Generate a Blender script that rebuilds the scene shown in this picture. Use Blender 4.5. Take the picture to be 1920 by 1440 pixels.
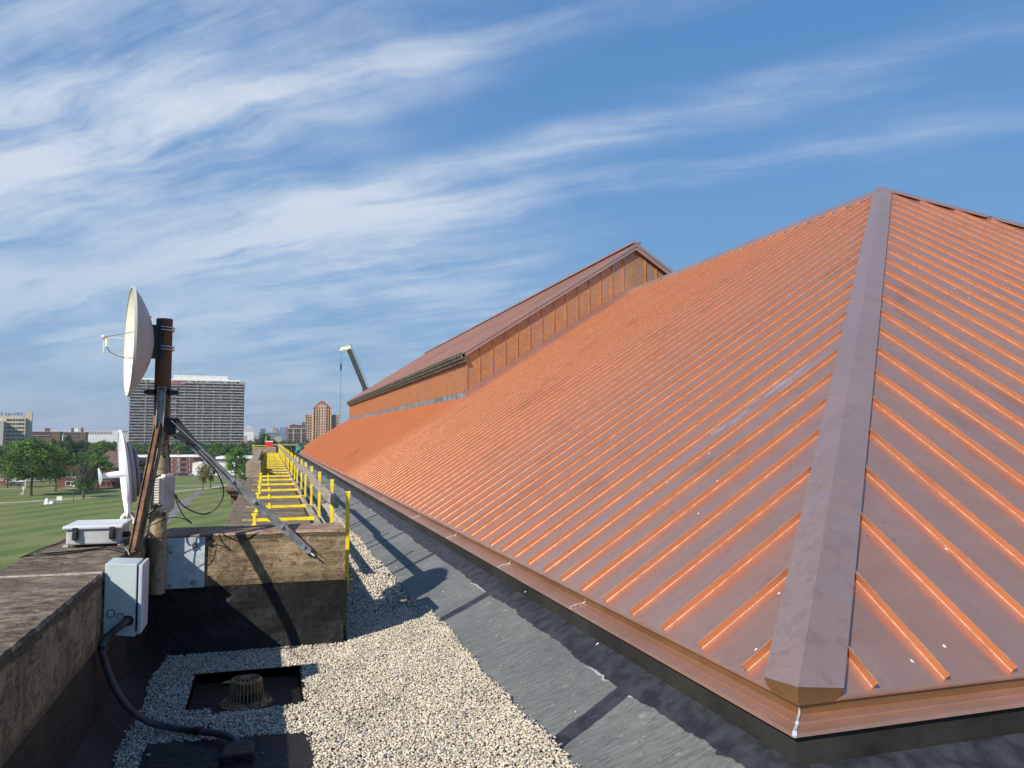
import bpy, math, random
import numpy as np
from mathutils import Vector, Matrix
R = math.radians
random.seed(7); rng = np.random.default_rng(7)
sc = bpy.context.scene
for o in list(bpy.data.objects): bpy.data.objects.remove(o)

# ------------------------------------------------------------------ camera
F, CX, CY, H = 1457.0, 960.0, 720.0, 1.7
YAW, PITCH = R(17.4133), R(3.848)
GZ = -18.0                                   # lawn level, roof floor is z = 0
cd = bpy.data.cameras.new('camera'); cam = bpy.data.objects.new('camera', cd)
sc.collection.objects.link(cam); sc.camera = cam
cam.location = (0, 0, H); cam.rotation_euler = (math.pi/2 + PITCH, 0, -YAW)
cd.sensor_width = 36; cd.lens = 36*F/1920; cd.clip_start = .05; cd.clip_end = 30000
_s, _c, _sp, _cp = math.sin(YAW), math.cos(YAW), math.sin(PITCH), math.cos(PITCH)
_f = Vector((_s*_cp, _c*_cp, _sp)); _r = Vector((_c, -_s, 0)); _u = Vector((-_s*_sp, -_c*_sp, _cp))
def ray(x, y): return _f*F + _r*(x-CX) + _u*(CY-y)
def onz(x, y, z): d = ray(x, y); return Vector((0,0,H)) + d*((z-H)/d.z)
def ony(x, y, Y): d = ray(x, y); return Vector((0,0,H)) + d*(Y/d.y)
def onx(x, y, X): d = ray(x, y); return Vector((0,0,H)) + d*(X/d.x)
def ond(x, y, D): d = ray(x, y); return Vector((0,0,H)) + d*(D/F)

# ------------------------------------------------------------------ sun and sky
SUNDIR = Vector((1.04, .85, -.93)).normalized()      # the way the light travels
SEL = math.asin(-SUNDIR.z); SAZ = math.atan2(-SUNDIR.x, -SUNDIR.y)   # azimuth of the sun from +Y, clockwise
sl = bpy.data.lights.new('sun', 'SUN'); sl.energy = 5.0; sl.angle = R(.5); sl.color = (1, .93, .82)
so = bpy.data.objects.new('sun', sl); sc.collection.objects.link(so)
so.rotation_euler = SUNDIR.to_track_quat('-Z', 'Y').to_euler()
sc.view_settings.view_transform = 'Standard'; sc.view_settings.look = 'None'
sc.view_settings.gamma = 1; sc.view_settings.exposure = .36

class NT:
    """small helper for node graphs"""
    def __init__(s, tree): s.t = tree; s.n = tree.nodes; s.l = tree.links
    def node(s, typ, **kw):
        n = s.n.new(typ)
        for k, v in kw.items(): setattr(n, k, v)
        return n
    def put(s, sock, v):
        if v is None: return
        if isinstance(v, bpy.types.NodeSocket): s.l.new(v, sock)
        else:
            if isinstance(v, (tuple, list)) and len(v) == 3 and sock.type == 'RGBA': v = (*v, 1)
            sock.default_value = v
    def m(s, op, a, b=None, c=None, clamp=False):
        n = s.node('ShaderNodeMath', operation=op, use_clamp=clamp)
        s.put(n.inputs[0], a); s.put(n.inputs[1], b); s.put(n.inputs[2], c); return n.outputs[0]
    def add(s, a, b): return s.m('ADD', a, b)
    def mul(s, a, b): return s.m('MULTIPLY', a, b)
    def sub(s, a, b): return s.m('SUBTRACT', a, b)
    def ss(s, v, lo, hi, a=0., b=1.):
        n = s.node('ShaderNodeMapRange', interpolation_type='SMOOTHSTEP')
        for i, q in enumerate((v, lo, hi, a, b)): s.put(n.inputs[i], q)
        return n.outputs[0]
    def lin(s, v, lo, hi, a=0., b=1.):
        n = s.node('ShaderNodeMapRange')
        for i, q in enumerate((v, lo, hi, a, b)): s.put(n.inputs[i], q)
        return n.outputs[0]
    def xyz(s, x=0., y=0., z=0.):
        n = s.node('ShaderNodeCombineXYZ'); s.put(n.inputs[0], x); s.put(n.inputs[1], y); s.put(n.inputs[2], z); return n.outputs[0]
    def sep(s, v): n = s.node('ShaderNodeSeparateXYZ'); s.l.new(v, n.inputs[0]); return n.outputs
    def noise(s, vec, scale, detail=4., rough=.55, dist=0.):
        n = s.node('ShaderNodeTexNoise'); s.put(n.inputs['Vector'], vec); s.put(n.inputs['Scale'], scale)
        s.put(n.inputs['Detail'], detail); s.put(n.inputs['Roughness'], rough); s.put(n.inputs['Distortion'], dist); return n.outputs[0]
    def vor(s, vec, scale, feature='F1'):
        n = s.node('ShaderNodeTexVoronoi', feature=feature); s.put(n.inputs['Vector'], vec); s.put(n.inputs['Scale'], scale); return n.outputs
    def mix(s, f, a, b, blend='MIX'):
        n = s.node('ShaderNodeMix', data_type='RGBA', blend_type=blend)
        s.put(n.inputs[0], f); s.put(n.inputs[6], a); s.put(n.inputs[7], b); return n.outputs[2]
    def vmul(s, v, k):
        n = s.node('ShaderNodeVectorMath', operation='MULTIPLY'); s.put(n.inputs[0], v); n.inputs[1].default_value = k; return n.outputs[0]
    def obj(s): return s.node('ShaderNodeTexCoord').outputs['Object']
    def pos(s): return s.node('ShaderNodeNewGeometry').outputs['Position']
    def bump(s, h, dist=.01, st=1.):
        n = s.node('ShaderNodeBump'); s.put(n.inputs['Height'], h); s.put(n.inputs['Distance'], dist); s.put(n.inputs['Strength'], st); return n.outputs[0]

w = bpy.data.worlds.new("World"); sc.world = w; w.use_nodes = True
t = NT(w.node_tree); t.n.clear()
sky = t.node('ShaderNodeTexSky', sky_type='NISHITA'); sky.sun_disc = False
sky.sun_elevation = SEL; sky.sun_rotation = SAZ
sky.altitude = 200; sky.air_density = 1.0; sky.dust_density = .6; sky.ozone_density = 2.2
dirv = t.node('ShaderNodeTexCoord').outputs['Generated']
sx, sy, sz = t.sep(dirv)
den = t.add(t.m('MAXIMUM', sz, 0.), .06)
U = t.m('DIVIDE', sx, den); V = t.m('DIVIDE', sy, den)        # cloud sheet coordinates
warp = t.noise(t.xyz(U, V), .9, 3.)
A = t.add(t.mul(U, -.74), t.mul(V, .67)); B = t.add(t.mul(U, .67), t.mul(V, .74))   # along / across the streaks
B2 = t.add(B, t.mul(t.sub(warp, .5), .45))
den2 = t.add(t.m('MAXIMUM', sz, 0.), .22); U2 = t.m('DIVIDE', sx, den2); V2 = t.m('DIVIDE', sy, den2)
A2 = t.add(t.mul(U2, -.80), t.mul(V2, .60)); B3 = t.add(t.mul(t.add(t.mul(U2, .60), t.mul(V2, .80)), 1.), t.mul(t.sub(warp, .5), .5))
den2 = t.add(t.m('MAXIMUM', sz, 0.), .20); U2 = t.m('DIVIDE', sx, den2); V2 = t.m('DIVIDE', sy, den2)
A2 = t.add(t.mul(U2, -.80), t.mul(V2, .60)); B3 = t.add(t.mul(t.add(t.mul(U2, .60), t.mul(V2, .80)), 1.), t.mul(t.sub(warp, .5), .30))
fine = t.noise(t.xyz(t.mul(A2, .6), t.mul(B3, 8.5), 3.), 1.7, 9., .62, .0)
puff = t.noise(t.xyz(t.mul(A2, 1.1), t.mul(B3, 2.1), 9.), 1.7, 10., .62, .05)
big = t.noise(t.xyz(t.mul(A, .5), t.mul(B, 1.1), 1.), 1.3, 3.)
def band(center, width, k):
    q = t.m('DIVIDE', t.sub(B2, center), width)
    return t.mul(t.m('POWER', 2.718, t.mul(t.mul(q, q), -1.)), k)
cov = t.ss(A, .4, 2.2, .0, .68)
cov = t.add(cov, band(1.50, .15, t.ss(A, .1, 1.0, .30, .52)))
cov = t.add(cov, band(t.add(1.90, t.mul(A, .19)), .15, .40))
cov = t.add(cov, band(2.42, .14, t.ss(A, -.1, .7, .2, .42)))
cov = t.add(cov, band(1.18, .16, .36))
cov = t.add(cov, band(3.42, .11, t.ss(A, 1.3, 2.0, .0, .22)))
cov = t.add(cov, t.mul(t.ss(sz, .02, .2, 1., 0.), .12))
cov = t.add(cov, t.mul(t.sub(big, .5), .9))
cov = t.sub(cov, band(t.add(1.68, t.mul(A, .06)), .10, t.ss(A, 1.0, .2, 0., .35)))
tex = t.add(t.mul(fine, .36), t.mul(puff, .66))
cl = t.mul(cov, t.lin(tex, .36, .70, .22, 1.40))
cl = t.m('MULTIPLY', t.ss(cl, .0, .98, 0., 1.), .88, clamp=True)
cl = t.mul(cl, t.ss(sz, .0, .34, .40, 1.))
hs = t.mix(t.ss(sz, -.02, .34, .72, .0), sky.outputs[0], t.xyz(3.6, 6.2, 9.0))          # bluish air low down
hs = t.mix(1., hs, t.mix(t.ss(sz, .05, .6), (1.0, 1.14, 1.18), (1.02, 1.34, 1.58)), 'MULTIPLY')
cr_ = t.node('ShaderNodeValToRGB'); t.put(cr_.inputs[0], sz); el = cr_.color_ramp.elements
el[0].position = .0; el[0].color = (.34,.56,.80,1); el[1].position = .85; el[1].color = (.09,.26,.63,1)
for p_, c_ in ((.13,(.25,.53,.92,1)), (.33,(.17,.45,.93,1)), (.55,(.12,.355,.81,1))): e_ = el.new(p_); e_.color = c_
hs = t.mix(.78, hs, t.vmul(cr_.outputs[0], (10, 10, 10)))
skyc = t.mix(cl, hs, t.xyz(10.2, 11.2, 12.5))
bg = t.node('ShaderNodeBackground'); t.put(bg.inputs[0], skyc); bg.inputs[1].default_value = .055
wo = t.node('ShaderNodeOutputWorld'); t.l.new(bg.outputs[0], wo.inputs[0])

# ------------------------------------------------------------------ mesh helpers
SPLIT = {'coupling','joint_sealant','connector','foot','cable_gland','pier','roof_mast','pale_stripe','coping','raised_block','roof_equipment','dormer','rail_holder','wire_loop','mounting_tab','adjuster_rod','chimney','leg'}
class MB:
    def __init__(s): s.v = []; s.f = []; s.m = []
    def vert(s, p): s.v.append(tuple(p)); return len(s.v)-1
    def face(s, pts, mi=0): s.f.append([s.vert(p) for p in pts]); s.m.append(mi); return s
    def box(s, x0, x1, y0, y1, z0, z1, mi=0, M=None):
        P = [(x0,y0,z0),(x1,y0,z0),(x1,y1,z0),(x0,y1,z0),(x0,y0,z1),(x1,y0,z1),(x1,y1,z1),(x0,y1,z1)]
        if M is not None: P = [M @ Vector(p) for p in P]
        b = len(s.v); s.v += [tuple(p) for p in P]
        for q in ((3,2,1,0),(4,5,6,7),(0,1,5,4),(1,2,6,5),(2,3,7,6),(3,0,4,7)): s.f.append([b+i for i in q]); s.m.append(mi)
        return s
    def bar(s, a, b, w_, h_, up=(0,0,1), mi=0):
        a = Vector(a); b = Vector(b); d = (b-a); L = d.length; d.normalize(); upv = Vector(up)
        x = d.cross(upv)
        if x.length < 1e-4: x = d.cross(Vector((0,1,0)))
        x.normalize(); z = x.cross(d)
        M = Matrix(((x.x,d.x,z.x,a.x),(x.y,d.y,z.y,a.y),(x.z,d.z,z.z,a.z),(0,0,0,1)))
        return s.box(-w_/2, w_/2, 0, L, -h_/2, h_/2, mi, M)
    def ring(s, c, n, r_, seg=16, ref=None):
        n = Vector(n).normalized(); x = n.cross(Vector(ref) if ref else Vector((0,0,1)))
        if x.length < 1e-3: x = n.cross(Vector((0,1,0)))
        x.normalize(); y = n.cross(x)
        b = len(s.v); c = Vector(c)
        for i in range(seg):
            a = 2*math.pi*i/seg; s.v.append(tuple(c + x*(math.cos(a)*r_) + y*(math.sin(a)*r_)))
        return b
    def lathe(s, prof, origin=(0,0,0), axis=(0,0,1), seg=24, cap0=False, cap1=False, mi=0):
        ax = Vector(axis).normalized(); o = Vector(origin); rs = [s.ring(o+ax*h, ax, max(r_, 1e-4), seg) for r_, h in prof]
        for a, b in zip(rs, rs[1:]):
            for i in range(seg): j = (i+1) % seg; s.f.append([a+i, a+j, b+j, b+i]); s.m.append(mi)
        if cap0: s.f.append([rs[0]+i for i in range(seg)][::-1]); s.m.append(mi)
        if cap1: s.f.append([rs[-1]+i for i in range(seg)]); s.m.append(mi)
        return s
    def cyl(s, a, b, r_, seg=14, r2=None, mi=0):
        a = Vector(a); b = Vector(b); return s.lathe([(r_, 0), (r_ if r2 is None else r2, (b-a).length)], a, b-a, seg, True, True, mi)
    def tube(s, pts, r_, seg=8, smooth=6, mi=0):
        P = [Vector(p) for p in pts]
        if smooth and len(P) > 2:
            Q = []; E_ = [P[0]*2-P[1]] + P + [P[-1]*2-P[-2]]
            for i in range(1, len(E_)-2):
                p0, p1, p2, p3 = E_[i-1:i+3]
                for k in range(smooth):
                    q = k/smooth
                    Q.append(.5*((2*p1)+(p2-p0)*q+(2*p0-5*p1+4*p2-p3)*q*q+(3*p1-p0-3*p2+p3)*q**3))
            P = Q + [P[-1]]
        prev = None; x = None
        for i, p in enumerate(P):
            d = (P[min(i+1, len(P)-1)] - P[max(i-1, 0)]).normalized()
            if x is None: x = d.cross(Vector((0,0,1)));  x = x if x.length > 1e-3 else d.cross(Vector((0,1,0)))
            x = (x - d*x.dot(d)).normalized(); y = d.cross(x); b = len(s.v)
            for k in range(seg):
                a = 2*math.pi*k/seg; s.v.append(tuple(p + x*(math.cos(a)*r_) + y*(math.sin(a)*r_)))
            if prev is not None:
                for k in range(seg): j = (k+1) % seg; s.f.append([prev+k, prev+j, b+j, b+k]); s.m.append(mi)
            else: s.f.append([b+k for k in range(seg)][::-1]); s.m.append(mi)
            prev = b
        s.f.append([prev+k for k in range(seg)]); s.m.append(mi); return s
    def prism(s, poly, z0, z1, mi=0):
        n = len(poly); b = len(s.v)
        s.v += [(x, y, z0) for x, y in poly] + [(x, y, z1) for x, y in poly]
        s.f.append([b+i for i in range(n)][::-1]); s.f.append([b+n+i for i in range(n)]); s.m += [mi]*2
        for i in range(n): j = (i+1) % n; s.f.append([b+i, b+j, b+n+j, b+n+i]); s.m.append(mi)
        return s
    def build(s, name, mats, parent=None, bevel=0, smooth=False, loc=None):
        if name in SPLIT:
            par = list(range(len(s.v)))
            def fd(i):
                while par[i] != i: par[i] = par[par[i]]; i = par[i]
                return i
            for f_ in s.f:
                for j in f_[1:]: par[fd(j)] = fd(f_[0])
            key = {}                                     # weld coincident points
            for i, v in enumerate(s.v):
                k = tuple(round(c, 4) for c in v)
                if k in key: par[fd(i)] = fd(key[k])
                else: key[k] = i
            gr_ = {}
            for f_, mi in zip(s.f, s.m): gr_.setdefault(fd(f_[0]), []).append((f_, mi))
            if len(gr_) > 1:
                out = None
                for g_ in gr_.values():
                    ids = sorted({i for f_, _ in g_ for i in f_}); mp = {i: k for k, i in enumerate(ids)}
                    c_ = MB(); c_.v = [s.v[i] for i in ids]; c_.f = [[mp[i] for i in f_] for f_, _ in g_]; c_.m = [mi for _, mi in g_]
                    out = c_._build(name, mats, parent, bevel, smooth, loc)
                return out
        return s._build(name, mats, parent, bevel, smooth, loc)
    def _build(s, name, mats, parent=None, bevel=0, smooth=False, loc=None):
        me = bpy.data.meshes.new(name); me.from_pydata(s.v, [], s.f)
        if not isinstance(mats, (list, tuple)): mats = [mats]
        for m_ in mats: me.materials.append(m_)
        if len(mats) > 1: me.polygons.foreach_set('material_index', s.m)
        me.validate(); me.update()
        if smooth:
            try: me.shade_smooth()
            except Exception: pass
            me.set_sharp_from_angle(angle=R(38))
        o = bpy.data.objects.new(name, me); sc.collection.objects.link(o)
        if parent is not None:
            o.parent = parent; 
            if loc is None: o.location = -Vector(parent_origin(parent))
        if bevel:
            md = o.modifiers.new('bevel', 'BEVEL'); md.width = bevel; md.segments = 2; md.limit_method = 'ANGLE'; md.angle_limit = R(40)
        return o
def parent_origin(p):
    v = Vector(p.location)
    while p.parent is not None: p = p.parent; v = v + Vector(p.location)
    return v
def tag(o, label=None, cat=None, group=None, kind=None):
    for k, v in (('label', label), ('category', cat), ('group', group), ('kind', kind)):
        if v: o[k] = v
    return o
def thing(name, loc, label, cat, group=None):
    o = bpy.data.objects.new(name, None); sc.collection.objects.link(o); o.location = loc; o.empty_display_size = .2
    return tag(o, label, cat, group)
def copy_tree(o, loc=None, parent=None, rz=None, scale=None):
    c = o.copy(); sc.collection.objects.link(c)
    if parent is not None: c.parent = parent
    if loc is not None: c.location = loc
    if rz is not None: c.rotation_euler.z = rz
    if scale is not None: c.scale = scale
    for ch in list(o.children): copy_tree(ch, parent=c)
    return c

# ------------------------------------------------------------------ materials
def mat(name, base=(.5,.5,.5), rough=.6, metal=0., spec=None):
    m_ = bpy.data.materials.new(name); m_.use_nodes = True; q = NT(m_.node_tree)
    b = q.n['Principled BSDF']; b.inputs['Base Color'].default_value = (*base, 1)
    b.inputs['Roughness'].default_value = rough; b.inputs['Metallic'].default_value = metal
    if spec is not None: b.inputs['Specular IOR Level'].default_value = spec
    return m_, q, b
def simple(name, base, rough=.6, metal=0., var=.12, scale=8., bump=0., dark=None, spec=None):
    m_, q, b = mat(name, base, rough, metal, spec)
    n = q.noise(q.obj(), scale, 5.); n2 = q.noise(q.obj(), scale*7, 3.)
    k = q.add(q.mul(n, .7), q.mul(n2, .3))
    d = dark or tuple(c*(1-2.2*var) for c in base); l_ = tuple(min(1, c*(1+1.2*var)) for c in base)
    q.put(b.inputs['Base Color'], q.mix(q.ss(k, .3, .7), d, l_))
    if bump: q.put(b.inputs['Normal'], q.bump(k, bump))
    return m_
MT = {}
ODD = 7; AXO = 0.
def copper(name, base, tint, rough=.33, metal=.9, stain=.5, wave=.004, scale=1.0, along='x', spots=True, odd=None, blot=0.):
    m_, q, b = mat(name, base, rough, metal)
    P = q.obj(); px, py, pz = q.sep(P)
    lo = q.noise(P, .55*scale, 4.); mid = q.noise(P, 3.2*scale, 6., .6, .8)
    st = q.noise(q.xyz(q.mul(px, .5 if along == 'x' else 5.), q.mul(py, 5. if along == 'x' else .5), q.mul(pz, .5)), 2.*scale, 5., .6)
    # panel to panel change of tone
    cell = q.m('FLOOR', q.m('DIVIDE', q.sub(py if along == 'x' else px, 3.47 if along == 'x' else 2.74), .4285))
    wn = q.node('ShaderNodeTexWhiteNoise', noise_dimensions='1D'); q.put(wn.inputs[1], cell)
    k = q.add(q.add(q.mul(q.ss(mid, .35, .7), .4), q.mul(q.ss(lo, .3, .7), .35)), q.add(q.mul(st, .25), q.mul(q.sub(wn.outputs[0], .5), .22)))
    c = q.mix(q.mul(k, stain), base, tint)
    dk = q.noise(q.xyz(q.mul(px, .6 if along == 'x' else 1.4), q.mul(py, 1.4 if along == 'x' else .6), q.mul(pz, .6)), .8, 7., .68, .6)
    if metal < .72 or spots: c = q.mix(q.ss(dk, .54, .72, 0., .42), c, tuple(x*.42 for x in base))
    if spots:
        v = q.vor(P, 6.)[0]; sp_ = q.mul(q.ss(v, .10, .05), q.ss(q.noise(P, 1.3), .46, .56))
        c = q.mix(q.mul(sp_, .55), c, tuple(x*.35 for x in base))
    if odd is not None:
        on = q.m('COMPARE', cell, float(odd), .1); dn = q.noise(q.xyz(q.mul(px, .8), q.mul(py, 4.), pz), 2.2, 6., .65, .5)
        hx = q.add(q.mul(px, 1.), AXO)                       # world x on this slope
        c = q.mix(q.mul(on, q.ss(dn, .40, .65, .0, .4)), c, (.56,.46,.56))
        wp = q.mul(on, q.mul(q.ss(dn, .50, .58), q.mul(q.ss(hx, 3.9, 4.3), q.ss(hx, 5.6, 5.0)))); c = q.mix(q.mul(wp, .6), c, (.80,.74,.70))
    if blot:
        bn = q.noise(P, 7.5, 8., .66, .4); c = q.mix(q.mul(q.mul(q.ss(bn, .53, .60), q.ss(pz, 2.6, .7, .25, 1.)), blot), c, tuple(x*.42 for x in tint))
        c = q.mix(q.mul(q.ss(q.noise(P, 2.4, 4.), .56, .62), blot*.6), c, (.50,.30,.22))
    q.put(b.inputs['Base Color'], c)
    q.put(b.inputs['Roughness'], q.lin(mid, .3, .7, rough-.06, rough+.12))
    hb = q.noise(q.xyz(q.mul(px, 1. if along == 'x' else 3.), q.mul(py, 3. if along == 'x' else 1.), pz), 1.1, 3.)
    q.put(b.inputs['Normal'], q.bump(q.add(hb, q.mul(q.noise(P, 14., 2.), .04)), wave*3))
    return m_
MT['copper_l'] = copper('copper_sheet', (.71,.36,.235), (.60,.39,.315), .34, .80, .95, .011, odd=ODD)
MT['copper_r'] = copper('copper_sheet_end', (.71,.36,.235), (.60,.39,.315), .34, .80, .95, .011, along='y')
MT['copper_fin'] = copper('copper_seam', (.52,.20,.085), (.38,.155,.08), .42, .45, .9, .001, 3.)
MT['copper_glint'] = simple('sunlit_copper_fold', (.80,.46,.29), .34, .6, .2, 12)  # pale colour paints the sun glint along seam fillets and top folds
MT['copper_cap'] = copper('copper_hip_cap', (.66,.42,.33), (.50,.325,.275), .34, .75, .95, .010, 1.6, spots=False, blot=.22)
MT['copper_eave'] = copper('copper_eave_trim', (.62,.34,.24), (.42,.235,.155), .36, .7, .9, .004, 2., spots=False)
MT['copper_brown'] = copper('brown_copper_edge', (.42,.23,.11), (.25,.14,.06), .4, .75, .9, .003, 2., spots=False)
MT['copper_mon'] = copper('copper_monitor_roof', (.52,.30,.23), (.38,.235,.19), .4, .75, .8, .004, spots=False)
def copper_wall():
    m_, q, b = mat('bronzed_copper_wall', (.45,.2,.09), .45, .7)
    P = q.obj(); x, y, z = q.sep(P)
    up = q.noise(q.xyz(q.mul(x, 4.), q.mul(y, 4.), q.mul(z, .7)), 1.6, 6., .65, .5)
    mot = q.noise(P, 9., 5.)
    c = q.mix(q.ss(mot, .3, .7), (.60,.30,.135), (.48,.24,.12))
    c = q.mix(q.mul(q.ss(up, .50, .72), .8), c, (.42,.28,.29))
    q.put(b.inputs['Base Color'], c); q.put(b.inputs['Normal'], q.bump(q.noise(P, 1.5, 2.), .02)); return m_
MT['copper_wall'] = copper_wall()
MT['solder'] = simple('grey_solder', (.62,.64,.64), .5, .3, .3, 30, .002)
MT['lead'] = simple('lead_flashing', (.24,.25,.27), .55, .3, .3, 4, .004)
def stone(name, a, b_, c_, sx_=1., side=True):
    m_, q, b = mat(name, a, .92, 0, .25)
    P = q.pos(); x, y, z = q.sep(P); k_ = 1.
    st = q.noise(q.xyz(q.mul(x, .8), q.mul(y, .8), q.mul(z, 16. if side else .8)), 2.6*sx_, 8., .7, .4)
    fl = q.noise(q.xyz(q.mul(x, .60 if not side else 1.), q.mul(y, 1.), z), 28.*sx_ if not side else 11., 9., .70, .6)
    bl = q.noise(P, 2.6, 5., .6); gr = q.noise(P, 110., 3., .7)
    vs = q.noise(q.xyz(q.mul(x, 3.2), q.mul(y, 3.2), q.mul(z, .25)), 2., 5.)
    c = q.mix(q.ss(st, .42, .58), b_, a)
    c = q.mix(q.ss(fl, .515, .545, 0., .9), c, c_)
    c = q.mix(q.mul(q.ss(fl, .45, .40), .8), c, tuple(k*.3 for k in b_))
    c = q.mix(q.mul(q.ss(vs, .50, .68), .6 if side else .25), c, tuple(k*.2 for k in a))
    c = q.mix(q.mul(q.ss(bl, .45, .65), .55), c, tuple(k*.45 for k in b_))
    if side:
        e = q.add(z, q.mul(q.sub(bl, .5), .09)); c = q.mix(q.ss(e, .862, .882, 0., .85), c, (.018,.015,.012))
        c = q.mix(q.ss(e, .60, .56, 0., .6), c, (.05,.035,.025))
    sp_ = q.vor(P, 34.)[0]; c = q.mix(q.mul(q.ss(sp_, .16, .08), q.ss(bl, .4, .5, 0., .8)), c, (.012,.010,.009))
    c = q.mix(q.ss(gr, .35, .7, 0., .35), c, tuple(min(1, k*2.0) for k in a))
    q.put(b.inputs['Base Color'], c)
    q.put(b.inputs['Normal'], q.bump(q.add(q.add(q.mul(fl, .6), q.mul(gr, .25)), q.mul(st, .5)), .03)); return m_
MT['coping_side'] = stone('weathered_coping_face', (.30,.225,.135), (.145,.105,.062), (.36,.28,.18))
MT['coping_top'] = stone('flaking_coping_top', (.18,.14,.105), (.085,.066,.052), (.30,.24,.16), .62, False)
MT['deck_top'] = stone('worn_deck_top', (.20,.15,.11), (.11,.08,.06), (.27,.22,.165), .5, False)
MT['pier'] = stone('pale_pier_stone', (.30,.245,.175), (.22,.18,.13), (.35,.29,.21), .3, False)
MT['beam_top'] = stone('brown_beam_top', (.34,.225,.155), (.17,.11,.075), (.42,.30,.22), .5, False)
def black(name, base, rough, bs, bd, spec=.5, dust=None):
    m_, q, b = mat(name, base, rough, 0, spec)
    P = q.obj(); n = q.noise(P, bs, 6., .6, 1.2); n2 = q.noise(P, bs*6, 4.); n3 = q.noise(P, 1.8, 4.)
    c = q.mix(q.ss(n3, .35, .7), base, tuple(k*1.9 for k in base))
    if dust: c = q.mix(q.ss(q.noise(P, 5., 7., .7), .5, .75, 0., .6), c, dust)
    q.put(b.inputs['Base Color'], c); q.put(b.inputs['Roughness'], q.lin(n2, .3, .7, rough-.12, rough+.15))
    q.put(b.inputs['Normal'], q.bump(q.add(n, q.mul(n2, .15)), bd)); return m_
MT['flash'] = black('black_base_flashing', (.007,.007,.007), .5, 3.5, .020, .3)
MT['patch'] = black('black_roof_patch', (.011,.0105,.010), .6, 6., .02, .3, (.045,.042,.036))
MT['felt'] = black('smooth_dark_flashing', (.017,.016,.014), .62, 1.6, .012, .4)
def cant_mat():
    m_, q, b = mat('grey_membrane_with_tar', (.1,.1,.1), .7)
    P = q.pos(); x, y, z = q.sep(P)
    e = q.noise(q.xyz(q.mul(x, 1.2), y, 0.), 5.0, 9., .70, .4); e2 = q.noise(P, 1.1, 2.)
    edge = q.add(x, q.add(q.mul(q.sub(e, .5), .085), q.mul(q.sub(e2, .5), .11)))
    eR = q.add(q.sub(q.mul(y, -1.), -2.78), q.add(q.mul(q.sub(e, .5), .1), q.mul(q.sub(e2, .5), .14)))
    tar = q.ss(edge, 2.05, 2.058)
    for y0, hw in ((4.30, .075), (7.28, .07), (9.9, .05), (12.2, .04), (15.2, .07), (18.2, .07), (21.1, .07), (24., .08), (27., .08), (30., .08), (34., .08)):
        yy = q.sub(q.sub(y, q.mul(q.sub(x, 2.05), .42)), y0)
        d = q.add(q.m('ABSOLUTE', yy), q.mul(q.sub(e, .5), .05)); tar = q.m('MAXIMUM', tar, q.ss(d, hw+.004, hw))
    tar = q.m('MAXIMUM', tar, q.ss(y, 3.05, 2.98))
    lo = q.ss(q.add(x, q.mul(q.sub(e, .5), .2)), 1.50, 1.44)
    st = q.noise(q.xyz(q.mul(x, 1.6), q.mul(y, 9.), 0.), 3.4, 9., .74, .05); bl = q.noise(P, 1.4, 4.); sc_ = q.noise(q.xyz(q.mul(x, 2.), q.mul(y, 14.), 0), 5., 4.)
    g = q.mix(q.ss(st, .3, .7), (.100,.108,.102), (.205,.214,.202))
    g = q.mix(q.ss(bl, .35, .7, 0., .55), g, (.085,.09,.088)); g = q.mix(q.ss(sc_, .56, .64, 0., .55), g, (.05,.05,.052)); g = q.mix(q.ss(q.noise(P, 26., 5., .7), .60, .68, 0., .7), g, (.05,.052,.05)); g = q.mix(q.ss(q.noise(P, 9., 5., .7), .60, .70, 0., .5), g, (.33,.34,.32))
    rim = q.mul(q.ss(q.m('ABSOLUTE', q.sub(edge, 2.045)), .012, .002), q.ss(q.noise(P, 1.7), .56, .62))
    g = q.mix(q.mul(rim, .8), g, (.38,.46,.43))
    tn = q.noise(P, 8., 6., .62, .35)
    tc = q.mix(q.ss(tn, .35, .65), (.012,.013,.016), (.034,.037,.044))
    c = q.mix(tar, q.mix(q.mul(lo, .7), g, (.04,.04,.04)), tc)
    q.put(b.inputs['Base Color'], c); q.put(b.inputs['Roughness'], q.mix(tar, (.75,)*3, q.mix(tn, (.45,)*3, (.8,)*3)))
    q.put(b.inputs['Normal'], q.bump(q.add(q.mul(tar, q.add(.35, q.mul(tn, .6))), q.add(q.mul(st, .10), q.mul(q.noise(P, 60., 3.), .05))), .020)); return m_
MT['cant'] = cant_mat()
def steel_rust():
    m_, q, b = mat('rusty_steel_pipe', (.2,.15,.1), .7, .35)
    P = q.obj(); x, y, z = q.sep(P)
    n = q.noise(q.xyz(q.mul(x, 3.), q.mul(y, 3.), q.mul(z, .8)), 4., 6., .65, .8); n2 = q.noise(P, 22., 5.)
    lowz = q.ss(q.add(z, q.mul(q.sub(n, .5), .5)), 1.95, 1.7)
    c = q.mix(q.ss(n, .38, .62), (.085,.075,.062), (.20,.075,.032))
    bare = q.mix(q.ss(n, .4, .65), (.36,.31,.21), (.25,.16,.085)); bare = q.mix(q.ss(n2, .55, .7, 0., .6), bare, (.12,.10,.07))
    c = q.mix(lowz, c, bare); q.put(b.inputs['Base Color'], c); q.put(b.inputs['Normal'], q.bump(n2, .003)); return m_
MT['pipe'] = steel_rust()
MT['rust'] = simple('rusted_angle_steel', (.17,.10,.055), .75, .3, .38, 7, .002)
MT['galv'] = simple('galvanised_steel', (.33,.35,.36), .5, .55, .22, 12, .001)
MT['galv_lt'] = simple('pale_galvanised_plate', (.50,.56,.60), .55, .25, .14, 14, .001)
MT['zinc'] = simple('bright_zinc', (.62,.64,.66), .3, .9, .1, 20)
MT['dark'] = simple('dark_painted_steel', (.03,.032,.036), .5, .2, .2, 10)
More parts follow.
